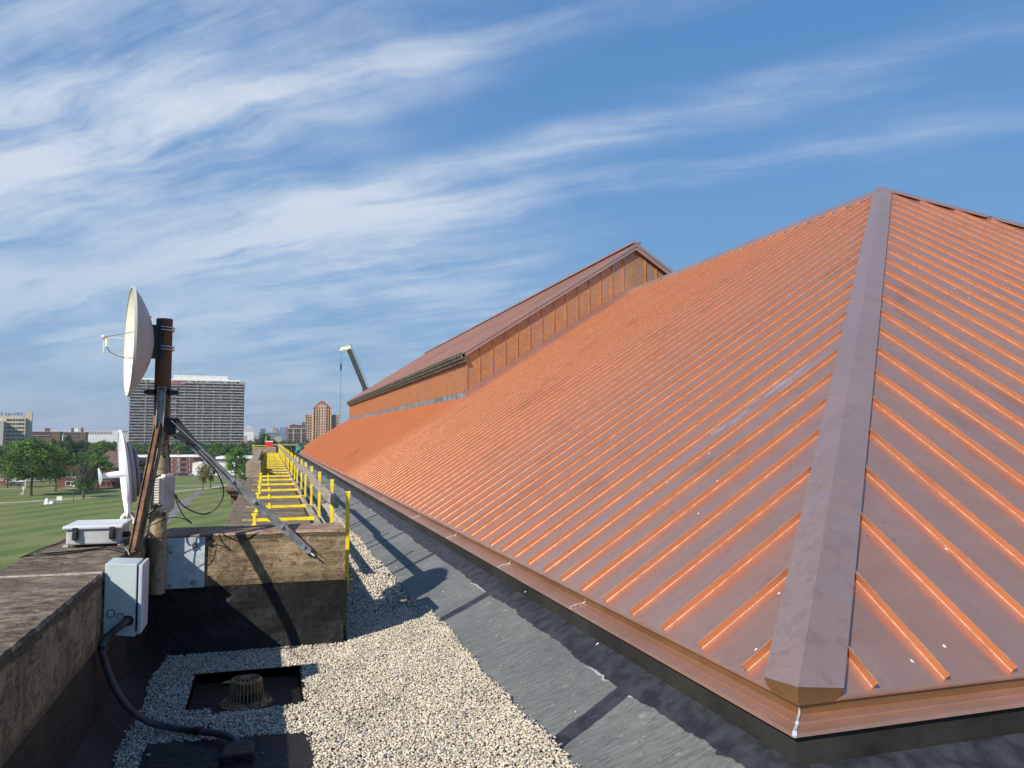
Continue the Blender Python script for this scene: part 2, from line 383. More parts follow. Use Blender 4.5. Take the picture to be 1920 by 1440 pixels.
MT['cream'] = simple('cream_dish_paint', (.74,.72,.60), .42, 0, .03, 3)
MT['dishback'] = simple('dish_back_paint', (.50,.48,.44), .5, 0, .05, 3)
MT['white'] = simple('white_plastic', (.74,.77,.82), .4, 0, .03, 3)
MT['radio'] = simple('radio_housing_paint', (.74,.71,.65), .45, 0, .06, 8)
MT['box'] = simple('grey_fibreglass', (.42,.42,.43), .5, 0, .08, 5)
MT['cab'] = simple('pale_green_grey_paint', (.47,.55,.55), .38, 0, .05, 6)
MT['cable'] = simple('black_cable_sheath', (.012,.012,.013), .5, 0, .2, 10)
MT['conduit'] = simple('dark_flexible_conduit', (.055,.06,.068), .55, 0, .25, 14, .002)
MT['greencable'] = simple('green_ground_wire', (.25,.38,.34), .5)
MT['iron'] = simple('rusty_cast_iron', (.30,.19,.10), .75, .3, .35, 18, .002)
MT['yellow'] = simple('yellow_powder_coat', (.84,.66,.02), .45, 0, .08, 9)
MT['olive'] = simple('worn_olive_steel', (.42,.40,.11), .6, .1, .3, 15)
def wood():
    m_, q, b = mat('weathered_timber', (.3,.26,.2), .85)
    P = q.obj(); x, y, z = q.sep(P); n = q.noise(q.xyz(q.mul(x, 30.), q.mul(y, 1.5), q.mul(z, 30.)), 1.5, 5., .6, .5)
    c = q.mix(q.ss(n, .3, .7), (.17,.135,.10), (.42,.37,.30)); q.put(b.inputs['Base Color'], c); q.put(b.inputs['Normal'], q.bump(n, .004)); return m_
MT['wood'] = wood()
def attrmat(name, rough=.8, bump=0., trans=0.):
    m_, q, b = mat(name, (.5,.5,.5), rough)
    a = q.node('ShaderNodeAttribute', attribute_name='col'); c = a.outputs[0]
    if bump: 
        n = q.noise(q.obj(), 160., 3.); c = q.mix(q.ss(n, .3, .7, 0., .35), c, q.mix(1., c, (.5,.48,.45), 'MULTIPLY'))
    q.put(b.inputs['Base Color'], c)
    if trans:
        tr = q.node('ShaderNodeBsdfTranslucent'); q.put(tr.inputs[0], q.mix(1., c, (1.2,1.3,.6), 'MULTIPLY')); ms = q.node('ShaderNodeMixShader'); ms.inputs[0].default_value = trans
        q.l.new(b.outputs[0], ms.inputs[1]); q.l.new(tr.outputs[0], ms.inputs[2]); q.l.new(ms.outputs[0], q.n['Material Output'].inputs[0])
        b.inputs['Specular IOR Level'].default_value = .25
    return m_
MT['pebble'] = attrmat('river_pebbles', .8, 1.)
MT['leaf'] = attrmat('foliage', .65, 0, .25)
MT['bark'] = simple('grey_bark', (.10,.08,.06), .9, 0, .25, 3)

# ------------------------------------------------------------------ ground
def lawn_mat():
    m_, q, b = mat('mown_lawn', (.1,.15,.04), .9, 0, .2)
    P = q.pos(); x, y, z = q.sep(P)
    u_ = q.add(q.mul(x, .45), q.mul(y, .89)); v_ = q.add(q.mul(x, -.89), q.mul(y, .45))
    wv = q.noise(q.xyz(q.mul(u_, .25), v_), .35, 4.); 
    sA = q.m('SINE', q.add(q.mul(v_, .62), q.mul(wv, 4.)))
    n = q.noise(P, .05, 5.); n2 = q.noise(P, 1.2, 5.)
    c = q.mix(q.ss(sA, -.8, .8), (.098,.142,.040), (.158,.196,.062))
    c = q.mix(q.ss(n, .42, .66, 0., .75), c, (.205,.205,.075)); c = q.mix(q.ss(n2, .3, .7, 0., .35), c, (.080,.115,.034))
    q.put(b.inputs['Base Color'], c); return m_
MT['lawn'] = lawn_mat()
def town_mat():
    m_, q, b = mat('town_ground', (.1,.12,.07), .9, 0, .2)
    P = q.pos(); n = q.noise(P, .02, 5.); n2 = q.noise(P, .11, 4.)
    c = q.mix(q.ss(n, .4, .6), (.055,.085,.03), (.12,.12,.10)); c = q.mix(q.ss(n2, .45, .6, 0., .6), c, (.03,.05,.02))
    q.put(b.inputs['Base Color'], c); return m_
MT['town'] = town_mat()
MT['path'] = simple('pale_concrete_path', (.36,.33,.27), .9, 0, .12, .5)
MT['asphalt'] = simple('faded_asphalt', (.17,.165,.155), .9, 0, .15, .4)
def sheet(name, poly, z, m_, kind='structure', label=None):
    b = MB(); b.face([(p[0], p[1], z) for p in poly]); return tag(b.build(name, m_), label, kind=kind)
b = MB(); b.face([(-9000,-9000,GZ-.05),(9000,-9000,GZ-.05),(9000,9000,GZ-.05),(-9000,9000,GZ-.05)]); tag(b.build('ground', MT['town']), kind='structure')
sheet('lawn', [(-420,10),(260,10),(260,420),(-420,520)], GZ, MT['lawn'])
def strip(name, pts, wd, z, m_):
    P = [Vector(p) for p in pts]; Lf = []; Rt = []
    for i, p in enumerate(P):
        d = (P[min(i+1, len(P)-1)]-P[max(i-1, 0)]); d = Vector((d.x, d.y, 0)).normalized(); n = Vector((-d.y, d.x, 0))
        Lf.append(p+n*wd/2); Rt.append(p-n*wd/2)
    b = MB()
    for i in range(len(P)-1): b.face([(Rt[i].x,Rt[i].y,z),(Rt[i+1].x,Rt[i+1].y,z),(Lf[i+1].x,Lf[i+1].y,z),(Lf[i].x,Lf[i].y,z)])
    return tag(b.build(name, m_), kind='structure')
gp = lambda pts: [onz(x, y, GZ) for x, y in pts]
strip('path', gp([(-120,948),(0,943),(90,938),(180,932),(260,928),(330,921),(400,914),(450,905),(520,895)]), 4.2, GZ+.004, MT['path'])
strip('footpath', gp([(376,921),(352,938),(330,956),(312,975),(280,1000)]), 2.6, GZ+.008, MT['asphalt'])
strip('pavement', gp([(-100,922),(0,917),(70,913),(110,914),(180,918),(260,916),(330,911),(450,908)]), 2.8, GZ+.012, MT['path'])
sheet('parking_lot', gp([(225,893),(378,893),(378,880),(225,880)]), GZ+.016, MT['asphalt'])
sheet('road', gp([(-300,906),(60,903),(120,899),(120,895),(-300,900)]), GZ+.02, MT['path'])

# ------------------------------------------------------------------ roof floor
EX, EZ, S = 2.3, .50, .64                      # copper eave line, its height, roof pitch
YC = 3.03                                       # end eave
AX = 12.195; AY = YC + (AX-EX); AZ = EZ + S*(AX-EX)
XR = 2*AX - EX; YE = 68.0
b = MB(); X0, X1, Y0, Y1 = -.45, .25, 5.14, 6.0
zf = -.012
b.face([(-.89,-3,zf),(1.7,-3,zf),(1.7,Y0,zf),(-.89,Y0,zf)]); b.face([(-.89,Y1,zf),(1.7,Y1,zf),(1.7,7.2,zf),(-.89,7.2,zf)]); b.face([(.6,7.2,zf),(1.7,7.2,zf),(1.7,62,zf),(.6,62,zf)])
b.face([(-.89,Y0,zf),(X0,Y0,zf),(X0,Y1,zf),(-.89,Y1,zf)]); b.face([(X1,Y0,zf),(1.7,Y0,zf),(1.7,Y1,zf),(X1,Y1,zf)])
MT['bed'] = simple('grey_grit_bed', (.22,.21,.19), .95, 0, .3, 40, .01)
tag(b.build('roof_floor', MT['bed']), kind='structure')
b = MB(); zs = -.030
b.face([(X0,Y0,zs),(X1,Y0,zs),(X1,Y1,zs),(X0,Y1,zs)]); b.face([(X0,Y1,zs),(X1,Y1,zs),(X1,Y1,.022),(X0,Y1,.022)]); b.face([(X0,Y0,zs),(X0,Y1,zs),(X0,Y1,.02),(X0,Y0,.005)])
b.face([(X1,Y1,zs),(X1,Y0,zs),(X1,Y0,.005),(X1,Y1,.022)]); b.face([(X1,Y0,zs),(X0,Y0,zs),(X0,Y0,zf),(X1,Y0,zf)])
b.box(X0-.02,X1+.02,Y1,Y1+.02,-.03,.026); b.box(X0-.02,X0,Y0,Y1,-.03,.012); b.box(X1,X1+.02,Y0,Y1,-.03,.016)
tag(b.build('drain_sump', MT['flash']), kind='structure')
# near patch of black felt
def wavy(poly, amp=.012, n=9):
    out = []
    for i, p in enumerate(poly):
        a = Vector(p); c = Vector(poly[(i+1) % len(poly)])
        for k in range(n): q_ = a.lerp(c, k/n); out.append((q_.x + random.uniform(-amp, amp), q_.y + random.uniform(-amp, amp)))
    return out
b = MB(); b.prism(wavy([(-.66,3.0),(.27,3.0),(.27,4.70),(-.58,4.82)]), -.01, .016)
tag(b.build('roof_patch', MT['patch']), kind='structure')
# the sloping membrane between the gravel and the copper eave
b = MB(); nX = 8
prof = [(1.40,-.03),(1.50,.022),(1.78,.108),(2.05,.20),(2.12,.238),(2.215,.285)]
ys = [ -2 ] 
def pY(x): return x + .70 
# long run (+Y) and end run (+X) mitred on the diagonal
for (xa, za), (xb, zb) in zip(prof, prof[1:]):
    yy = [pY(xa)] ; seg = [k*.5 for k in range(5, 40)] + [22,26,30,36,44,54,62]
    ya = [v for v in seg if v > pY(xb)]
    pa = [(xa, pY(xa), za)] + [(xa, v, za) for v in ya]; pb = [(xb, pY(xb), zb)] + [(xb, v, zb) for v in ya]
    for i in range(len(pa)-1): b.face([pa[i], pb[i], pb[i+1], pa[i+1]])
    xs = [v for v in [2.5,3,3.5,4,5,7,10,16,24]]
    qa = [(xa, pY(xa), za)] + [(v, pY(xa), za) for v in xs]; qb = [(xb, pY(xb), zb)] + [(v, pY(xb), zb) for v in xs]
    for i in range(len(qa)-1): b.face([qa[i], qa[i+1], qb[i+1], qb[i]])
b.face([(1.40,-3,-.02),(24,-3,-.02),(24,2.1,-.02),(1.40,2.1,-.02)])
tag(b.build('membrane_slope', MT['cant']), kind='structure')

# ------------------------------------------------------------------ gravel (nobody could count it)
def pebbles(P, size):
    ph = (1+5**.5)/2
    iv = np.array([(-1,ph,0),(1,ph,0),(-1,-ph,0),(1,-ph,0),(0,-1,ph),(0,1,ph),(0,-1,-ph),(0,1,-ph),(ph,0,-1),(ph,0,1),(-ph,0,-1),(-ph,0,1)], float)
    iv /= np.linalg.norm(iv[0])
    it = np.array([(0,11,5),(0,5,1),(0,1,7),(0,7,10),(0,10,11),(1,5,9),(5,11,4),(11,10,2),(10,7,6),(7,1,8),(3,9,4),(3,4,2),(3,2,6),(3,6,8),(3,8,9),(4,9,5),(2,4,11),(6,2,10),(8,6,7),(9,8,1)])
    n = len(P); V = iv[None]*(1+rng.uniform(-.16,.16,(n,12,1)))
    V = V*np.stack([rng.uniform(.8,1.35,n), rng.uniform(.65,1.,n), rng.uniform(.45,.85,n)], 1)[:,None,:]*(size[:,None,None]/2)
    a = rng.uniform(0, 2*np.pi, n); tl = rng.normal(0, .45, n)
    ca, sa, ct, st_ = np.cos(a), np.sin(a), np.cos(tl), np.sin(tl)
    y = V[...,1]*ct[:,None]-V[...,2]*st_[:,None]; z = V[...,1]*st_[:,None]+V[...,2]*ct[:,None]; x = V[...,0]
    V = np.stack([x*ca[:,None]-y*sa[:,None], x*sa[:,None]+y*ca[:,None], z], 2) + P[:,None,:]
    Fc = (it[None]+(np.arange(n)*12)[:,None,None]).reshape(-1,3)
    pal = np.array([(.54,.48,.37),(.64,.58,.47),(.46,.42,.34),(.34,.33,.30),(.23,.24,.25),(.68,.64,.56),(.44,.33,.22),(.40,.22,.14),(.13,.13,.14)])
    pr_ = np.array([.28,.22,.16,.10,.06,.11,.04,.012,.02]); ci = rng.choice(len(pal), n, p=pr_/pr_.sum())
    col = np.clip(pal[ci]*rng.uniform(.95,1.28,(n,1)), 0, 1)
    lf = .5+.25*np.sin(P[:,0]*4.1+P[:,1]*2.3)*np.sin(P[:,1]*1.7-P[:,0]*2.9+1)+.25*np.sin(P[:,0]*9.7-P[:,1]*6.1)
    col = col*(1-.20*np.clip(lf,0,1)**2)[:,None]*np.array([[1,.985,.96]])
    return V.reshape(-1,3), Fc, np.repeat(col, 12, 0)
def npmesh(name, V, Fc, col, m_, smooth=False):
    me = bpy.data.meshes.new(name); k = Fc.shape[1]
    me.vertices.add(len(V)); me.vertices.foreach_set('co', V.astype('f').ravel())
    me.loops.add(Fc.size); me.loops.foreach_set('vertex_index', Fc.astype('i').ravel())
    me.polygons.add(len(Fc)); me.polygons.foreach_set('loop_start', np.arange(0, Fc.size, k, dtype='i'))
    at = me.color_attributes.new('col', 'FLOAT_COLOR', 'POINT')
    at.data.foreach_set('color', np.concatenate([col, np.ones((len(col),1))], 1).astype('f').ravel())
    me.update(calc_edges=True); me.materials.append(m_)
    if smooth: me.shade_smooth()
    return me
def inreg(x, y):
    wob = .012*np.sin(y*2.1)+.008*np.sin(y*7.7+1)+rng.normal(0,.009,np.shape(y))
    lo = np.where(y > 6.64, .64 + np.where(y > 7.25, 0.02, .01), -.76 + .03*np.sin(y*6)+.02*np.sin(y*17))
    hi = 1.50 + wob + np.where(y > 8, -.04, 0) 
    sump = (x > X0-.01) & (x < X1+.01) & (y > Y0+.03+.10*(x<-.3)+.25*np.clip(x-.05,0,1)) & (y < Y1+.01)
    corner = (x < -.7+ (6.6-y)*0) & (y > 6.45)
    patch = (x < .25 + .015*np.sin(y*9)) & (x > -.60) & (y < 4.72 - (x)*.1)
    return (x > lo) & (x < hi) & ~sump & ~patch & ~corner
def scatter(n, ya, yb, s0, s1, layers=((0., 1.),)):
    x = rng.uniform(-.85, 1.6, n); y = rng.uniform(ya, yb, n); k = inreg(x, y); x = x[k]; y = y[k]
    sz_ = rng.uniform(s0, s1, len(x))**1.; z = .004 + rng.uniform(0, .016, len(x))
    z = z + np.clip((x-1.40)*.36, 0, .05) + .012*np.exp(-((x+.1)**2)/.1)*np.exp(-((y-5.05)**2)/.006)
    return np.stack([x, y, z], 1), sz_
pa, sa_ = scatter(150000, 2.1, 7.6, .009, .0205); pb, sb_ = scatter(60000, 7.6, 20., .015, .030)
st_x = rng.uniform(-.75, 1.9, 150); st_y = rng.uniform(3.4, 8, 150)          # strays on the patch, sump and slope
zz = np.where(st_x > 1.45, .02+(st_x-1.5)*.32, .02); inside = (st_x > X0)&(st_x < X1)&(st_y > Y0)&(st_y < Y1); zz = np.where(inside, -.045, zz)
ok = ~((st_y > 6.6) & (st_x < .65)) & ~((st_x > 1.6) & (rng.uniform(0,1,150) < .75)); pc = np.stack([st_x, st_y, zz+.006], 1)[ok]; sc2 = rng.uniform(.012,.022,len(pc))
V_, F_, C_ = pebbles(np.concatenate([pa, pb, pc]), np.concatenate([sa_, sb_, sc2]))
go = bpy.data.objects.new('gravel', npmesh('gravel', V_, F_, C_, MT['pebble'])); sc.collection.objects.link(go)
tag(go, 'pale river gravel spread over the flat roof', 'gravel', kind='stuff')

# ------------------------------------------------------------------ parapets
pw = thing('stone_parapet', (-1.16, 3, 0), 'near weathered stone parapet with crosswise beam that carries the dish mast', 'parapet')
def ragged(b, x0, x1, y0, y1, z0, z1, step=.12, amp=.006, mi_top=1, mi=0):
    """a stone block whose edges along its length wander a little"""
    n = max(2, int(max(y1-y0, x1-x0)/step)); alongy = (y1-y0) >= (x1-x0); rings = []
    for i in range(n+1):
        q_ = i/n; e = [random.uniform(-amp, amp) for _ in range(4)]; c = .010+random.uniform(0, .006)
        if alongy:
            y = y0+(y1-y0)*q_; rings.append([(x0, y, z0), (x1, y, z0), (x1+e[0], y, z1-c), (x1-c, y, z1+e[1]*.5), (x0+c, y, z1+e[2]*.5), (x0+e[3], y, z1-c)])
        else:
            x = x0+(x1-x0)*q_; rings.append([(x, y1, z0), (x, y0, z0), (x, y0+e[0], z1-c), (x, y0+c, z1+e[1]*.5), (x, y1-c, z1+e[2]*.5), (x, y1+e[3], z1-c)])
    for a, c in zip(rings, rings[1:]):
        for k in range(6):
            j = (k+1) % 6; b.face([a[k], a[j], c[j], c[k]], mi_top if k in (2,3,4) else mi)
    b.face(rings[0][::-1], mi); b.face(rings[-1], mi)
b = MB(); ragged(b, -1.47, -.87, -3, 2.93, .54, .93, .06, .004); ragged(b, -1.47, -.87, 2.95, 4.92, .54, .93, .045, .004); ragged(b, -1.47, -.87, 4.945, 7.24, .54, .93, .06, .004)
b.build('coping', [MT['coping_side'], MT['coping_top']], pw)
b = MB(); ragged(b, -.868, .635, 6.665, 7.23, .515, .925, .1, .005, 1, 0); b.build('coping_beam', [MT['coping_side'], MT['beam_top']], pw)
MT['mortar'] = simple('pale_joint_sealant', (.42,.40,.36), .8, 0, .25, 25, .003)
b = MB(); b.box(-1.46,-.875,4.918,4.948,.90,.936); b.box(-.874,-.864,2.925,2.955,.54,.93); b.build('joint_sealant', MT['mortar'], pw)
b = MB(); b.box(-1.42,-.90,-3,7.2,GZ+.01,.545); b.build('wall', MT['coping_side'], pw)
b = MB(); n = 40
for i in range(n):
    ya, yb = -3+9.62*i/n, -3+9.62*(i+1)/n; f_ = lambda y: (.012*math.sin(y*7)+.01*math.sin(y*17), .02*math.sin(y*5))
    (a1, a2), (b1, b2) = f_(ya), f_(yb)
    b.face([(-.885+a1*.3,ya,.53),(-.885+b1*.3,yb,.53),(-.86+b1,yb,.16),(-.86+a1,ya,.16)][::-1]); b.face([(-.86+a1,ya,.16),(-.86+b1,yb,.16),(-.70+b2,yb,-.01),(-.70+a2,ya,-.01)][::-1])
b.build('base_flashing', MT['patch'], pw)
b = MB()
def crumple(b, pts0, pts1, n, amp):
    """a sheet between two polylines with a little unevenness"""
    pass
gx, gz_ = 24, 8; G = [[None]*(gz_+1) for _ in range(gx+1)]
for i in range(gx+1):
    for j in range(gz_+1):
        x = -.88 + 1.505*i/gx; z = .52*(1-j/gz_); yv = 6.650 - .05*(j/gz_)**3 - .004*math.sin(i*1.1+j)-.003*math.sin(i*.4+j*1.7)
        G[i][j] = (x, yv, z-.006 if j < gz_ else -.01)
for i in range(gx):
    for j in range(gz_): b.face([G[i][j], G[i][j+1], G[i+1][j+1], G[i+1][j]])
b.box(.60,.655,6.64,7.24,-.01,.512)
b.box(-.87,.60,6.67,7.2,-.01,.50)
b.build('beam_flashing', MT['flash'], pw, smooth=True)

far = thing('stepped_parapet', (0, 30, 0), 'long stone parapet crossed by yellow clamps running off into the distance', 'parapet')
b = MB(); y = 7.26
while y < 60: ragged(b, -.58, .64, y+.008, min(y+2.4, 60), .14, .42, .3, .006); y += 2.41
b.build('coping', [MT['coping_side'], MT['deck_top']], far)
b = MB(); b.box(-.55,.615,7.24,60,GZ+.01,.15); b.build('wall', MT['coping_side'], far)
b = MB(); b.box(.616,.65,7.26,60,-.01,.33); b.build('base_flashing', MT['flash'], far)
b = MB(); y = 26.
while y < 58: ragged(b, -.64, -.19 if y < 27 else -.32, y+.01, y+2.9, .42, .86 if y < 27 else .80, .4, .008); y += 2.92
b.build('raised_block', MT['pier'], far)
b = MB(); ragged(b, -1.05, .60, 59.2, 59.9, .42, .93, .3, .006); b.build('end_block', MT['pier'], far)
b = MB(); b.box(-.98,-.60,21.4,24.6,.18,.30); b.box(-1.02,-.60,21.3,24.7,.30,.40); b.box(-.9,-.6,21.8,22.2,-.1,.18); b.build('ledge', MT['deck_top'], far)

# building below the roof
bw = thing('stone_building', (6, 30, GZ), 'stone building whose flat roof and copper roof fill the view', 'building')
b = MB(); b.box(.5, XR+1.5, 7.3, YE+1, GZ+.01, -.06); b.box(-.9, XR+1.5, -3, 7.2, GZ+.01, -.06); b.build('wall', MT['coping_side'], bw)

# ------------------------------------------------------------------ copper roof
cr = thing('copper_roof', (AX, AY, 0), 'large orange brown standing seam copper hip roof beside the gravel', 'roof')
def zl(x): return EZ + S*(x-EX)
DY = YC - EX
seamsY = [3.47 + .4285*k for k in range(0, 152)]; seamsX = [2.74 + .4285*k for k in range(0, 46)]
nrm = Vector((-S, 0, 1)).normalized()
def dent(x, y): return .004*math.sin(x*1.7+y*.9)+.003*math.sin(x*4.1-y*2.3)
b = MB(); prevy = YC
ysl = [YC] + [v for v in seamsY if v < YE] + [YE]
for ya, yb in zip(ysl, ysl[1:]):
    def xtop(y): return min(AX, EX + (y-YC), EX + (YE-y))
    n = 10 if ya < 16 else 4
    for k in range(n):
        def P_(f_, y): x = EX + (xtop(y)-EX)*f_; return (x, y, zl(x))
        f0, f1 = k/n, (k+1)/n; q_ = [P_(f0, ya), P_(f0, yb), P_(f1, yb), P_(f1, ya)]
        if xtop(ya)-EX < 1e-4: q_ = q_[:3] if k else [q_[0], q_[1], q_[2]]
        if xtop(yb)-EX < 1e-4: q_ = [q_[0], q_[2], q_[3]]
        b.face(q_[::-1])
def fin(b, p0, p1, side, nv, h=.042, w_=.010, mi=1, cut=.03):
    """standing seam from p0 (eave) to p1 (top), side = in-plane unit vector across it"""
    p0 = Vector(p0); p1 = Vector(p1); d = (p1-p0).normalized(); a = p0 + d*.035; sd = Vector(side)*(w_/2); nv = Vector(nv)
    L_ = (p1-p0).length; n = max(1, min(6, int(L_/1.2)))
    def sec(k, q_):
        p = a.lerp(p1, q_); jit = sd*random.uniform(-.5,.5) if 0 < q_ < 1 else sd*0
        return [p-sd*1.8+nv*.0008, p-sd+nv*.006, p-sd*.6+nv*h+jit, p+sd*.6+nv*h+jit, p+sd]
    s_ = [sec(k, k/n) for k in range(n+1)]; s_[0][2] = s_[0][2]+d*cut*-.3; s_[0][3] = s_[0][3]+d*cut*-.3
    for A_, B_ in zip(s_, s_[1:]):
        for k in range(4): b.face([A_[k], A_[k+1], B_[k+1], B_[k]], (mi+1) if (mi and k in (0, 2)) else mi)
    b.face(s_[0][::-1], mi)
for y in seamsY:
    if y > YE-.3: continue
    xt = min(AX, EX + (y-YC), EX + (YE-y)) - .05
    if xt-EX > .15: fin(b, (EX, y, zl(EX)), (xt, y, zl(xt)), (0,1,0), nrm)
b.build('roof_slope', [MT['copper_l'], MT['copper_fin'], MT['copper_glint']], cr)
nr2 = Vector((0, -S, 1)).normalized()
b = MB(); xsl = [EX] + [v for v in seamsX if v < XR] + [XR]
for xa, xb in zip(xsl, xsl[1:]):
    mids = [xa, xb] if not (xa < AX < xb) else [xa, AX, xb]
    for p, q_ in zip(mids, mids[1:]):
        def yt(x): return YC + min(x-EX, XR-x)
        for k in range(6):
            def P2(f_, x): y = YC + (yt(x)-YC)*f_; return (x, y, EZ + S*(y-YC))
            f0, f1 = k/6, (k+1)/6; fc = [P2(f0,p), P2(f0,q_), P2(f1,q_), P2(f1,p)]
            if yt(p)-YC < 1e-4: fc = [fc[0], fc[1], fc[2]]
            if yt(q_)-YC < 1e-4: fc = [fc[0], fc[2], fc[3]]
            b.face(fc)
for x in seamsX:
    yt_ = YC + min(x-EX, XR-x) - .05
    if yt_-YC > .1: fin(b, (x, YC, EZ), (x, yt_, EZ+S*(yt_-YC)), (1,0,0), nr2)
b.build('roof_end_slope', [MT['copper_r'], MT['copper_fin'], MT['copper_glint']], cr)
# far slopes so the roof is closed
b = MB(); yR = YE-(AX-EX)
b.face([(XR,YC,EZ),(XR,YE,EZ),(AX,yR,AZ),(AX,AY,AZ)]); b.face([(XR,YE,EZ),(EX,YE,EZ),(AX,yR,AZ)]); b.build('roof_back_slope', MT['copper_l'], cr)
def hipcap(name, bot, top, mirror=False):
    """folded cover over the hip: two flaps lying on the slopes, skirts and a closed lower end"""
    b = MB(); W = .25; hh = .048; skirt = .05; x0 = bot[0]; x1 = top[0]; n = 7
    def sec(x, lift=0.):
        y = YC + (x-EX); z = EZ + S*(x-EX)
        c = Vector((x, y, z+hh+.035+lift))
        l_ = Vector((x, y+W, z+hh*1.15+lift)); r_ = Vector((x+W, y, z+hh*1.15+lift))
        return [l_+Vector((.02,.0,-skirt)), l_, c, r_, r_+Vector((0,.02,-skirt))]
    xs = [x0 + (x1-x0)*(k/n) for k in range(n+1)]; xs[1] = x0+1.25
    for k in range(n):
        A_ = sec(xs[k], .006 if k else .004); B_ = sec(xs[k+1]+.03 if k < n-1 else xs[k+1], .001)
        for j in range(4): b.face([A_[j], B_[j], B_[j+1], A_[j+1]])
        if k: b.face([A_[1], A_[2], A_[2]-Vector((0,0,.006)), A_[1]-Vector((0,0,.006))]); b.face([A_[2], A_[3], A_[3]-Vector((0,0,.006)), A_[2]-Vector((0,0,.006))])
    E_ = sec(x0, .004); lowc = Vector((x0+.002, YC+(x0-EX)+.002, EZ-.004)); e0 = E_[1]+Vector((.008,-.05,-.058)); e4 = E_[3]+Vector((-.05,.008,-.058))
    b.face([E_[1], e0, lowc, E_[2]], 1); b.face([E_[2], lowc, e4, E_[3]], 1); b.face([E_[0], e0, E_[1]], 1); b.face([E_[3], e4, E_[4]], 1)
    return b.build(name, [MT['copper_cap'], MT['copper_brown']], cr)
hipcap('hip_cap', (EX-.012,), (AX+.02,))
b = MB()
for k in range(24):
    y0_, y1_ = AY+k*2.0, min(AY+(k+1)*2.0-.008, yR)
    if y0_ < yR:
        for sgn in (-1, 1):
            q_ = [(AX, y0_, AZ+.085), (AX, y1_, AZ+.085), (AX+sgn*.26, y1_, AZ-.26*S+.05), (AX+sgn*.26, y0_, AZ-.26*S+.05)]; b.face(q_ if sgn > 0 else q_[::-1])
            lo = [(AX+sgn*.26, y0_, AZ-.26*S+.05), (AX+sgn*.26, y1_, AZ-.26*S+.05), (AX+sgn*.26, y1_, AZ-.26*S+.01), (AX+sgn*.26, y0_, AZ-.26*S+.01)]; b.face(lo)
b.build('ridge_cap', MT['copper_cap'], cr)
b = MB()
for k in range(7):
    q0, q1 = k/7, (k+1)/7-.003; A_ = Vector((AX,AY,AZ)); E_ = Vector((XR,YC,EZ)); p, r_ = A_.lerp(E_, q0), A_.lerp(E_, q1)
    for off, zz_ in ((Vector((-.22,0,0)), .05), (Vector((0,.22,0)), .05)):
        b.face([p+Vector((0,0,.085)), r_+Vector((0,0,.085)), r_+off+Vector((0,0,zz_)), p+off+Vector((0,0,zz_))])
b.build('hip_cap', MT['copper_cap'], cr)
# eave trim: drip, upstand, ledge with a groove, lower drip
def swept(prof, mi_list, name, mats, parent, breaks=None):
    b = MB()
    for k, ((xa, za), (xb, zb)) in enumerate(zip(prof, prof[1:])):
        A0, B0 = (xa, xa+DY, za), (xb, xb+DY, zb)
        st = [None]+[6.2, 9.4, 12.6, 15.8, 19, 25, 31, 40, 50, YE]
        pa_, pb_ = A0, B0
        for v in st[1:]:
            na, nb = (xa, v, za), (xb, v, zb); b.face([pa_, na, nb, pb_], mi_list[k]); pa_, pb_ = na, nb
        b.face([A0, B0, (XR+EX-xb, xb+DY, zb), (XR+EX-xa, xa+DY, za)], mi_list[k])
    return b.build(name, mats, parent)
prof_e = [(EX+.012, .512),(EX-.002, .503),(EX-.002,.494),(EX+.014,.488),(EX+.012,.446),(EX-.048,.438),(EX-.050,.426),(EX-.044,.420),(EX-.054,.427),(EX-.108,.420),(EX-.114,.404),(EX-.08,.400)]
swept(prof_e, [0,0,1,1,0,0,1,0,0,0,0], 'eave_trim', [MT['copper_eave'], MT['copper_brown']], cr)
b = MB()                                         # solder at the corner and at the joints
def sold(x, y, ny):
    pass
cx, cy = EX, YC
cpts = [(EX+.002,.492,.004),(EX+.012,.484,.006),(EX+.010,.465,.009),(EX+.008,.452,.010),(EX-.010,.447,.014),(EX-.03,.443,.011),(EX-.046,.438,.016),(EX-.052,.430,.018),(EX-.075,.428,.014),(EX-.100,.424,.020),(EX-.115,.410,.026),(EX-.112,.400,.020)]
for (xa, za, ra), (xb, zb, rb) in zip(cpts, cpts[1:]):
    def sp3(x, z, r_, k): o_ = Vector((-.0025,-.0025,.0035)); return Vector((x+(k>0)*r_*.6, x+DY+(k<0)*r_*.6, z+(0 if k else .002)))+o_
    for k0, k1 in ((-1,0),(0,1)): b.face([sp3(xa,za,ra,k0), sp3(xa,za,ra,k1), sp3(xb,zb,rb,k1), sp3(xb,zb,rb,k0)])
for yj in (5.5, 7.4, 9.7, 12.2, 16.):
    b.tube([(EX+.004, yj, .489), (EX+.002, yj+.01, .452), (EX-.05, yj+.02, .441), (EX-.108, yj+.02, .424), (EX-.114, yj+.02, .412)], .003, 5, 2)
b.build('solder_joint', MT['solder'], cr, smooth=True)
b = MB(); q_ = EX-.085
b.face([(q_, q_+DY, .415), (q_, q_+DY, .270), (q_, YE, .270), (q_, YE, .415)]); b.face([(q_, q_+DY, .415), (XR, q_+DY, .415), (XR, q_+DY, .26), (q_, q_+DY, .26)])
b.build('base_flashing', MT['felt'], cr)
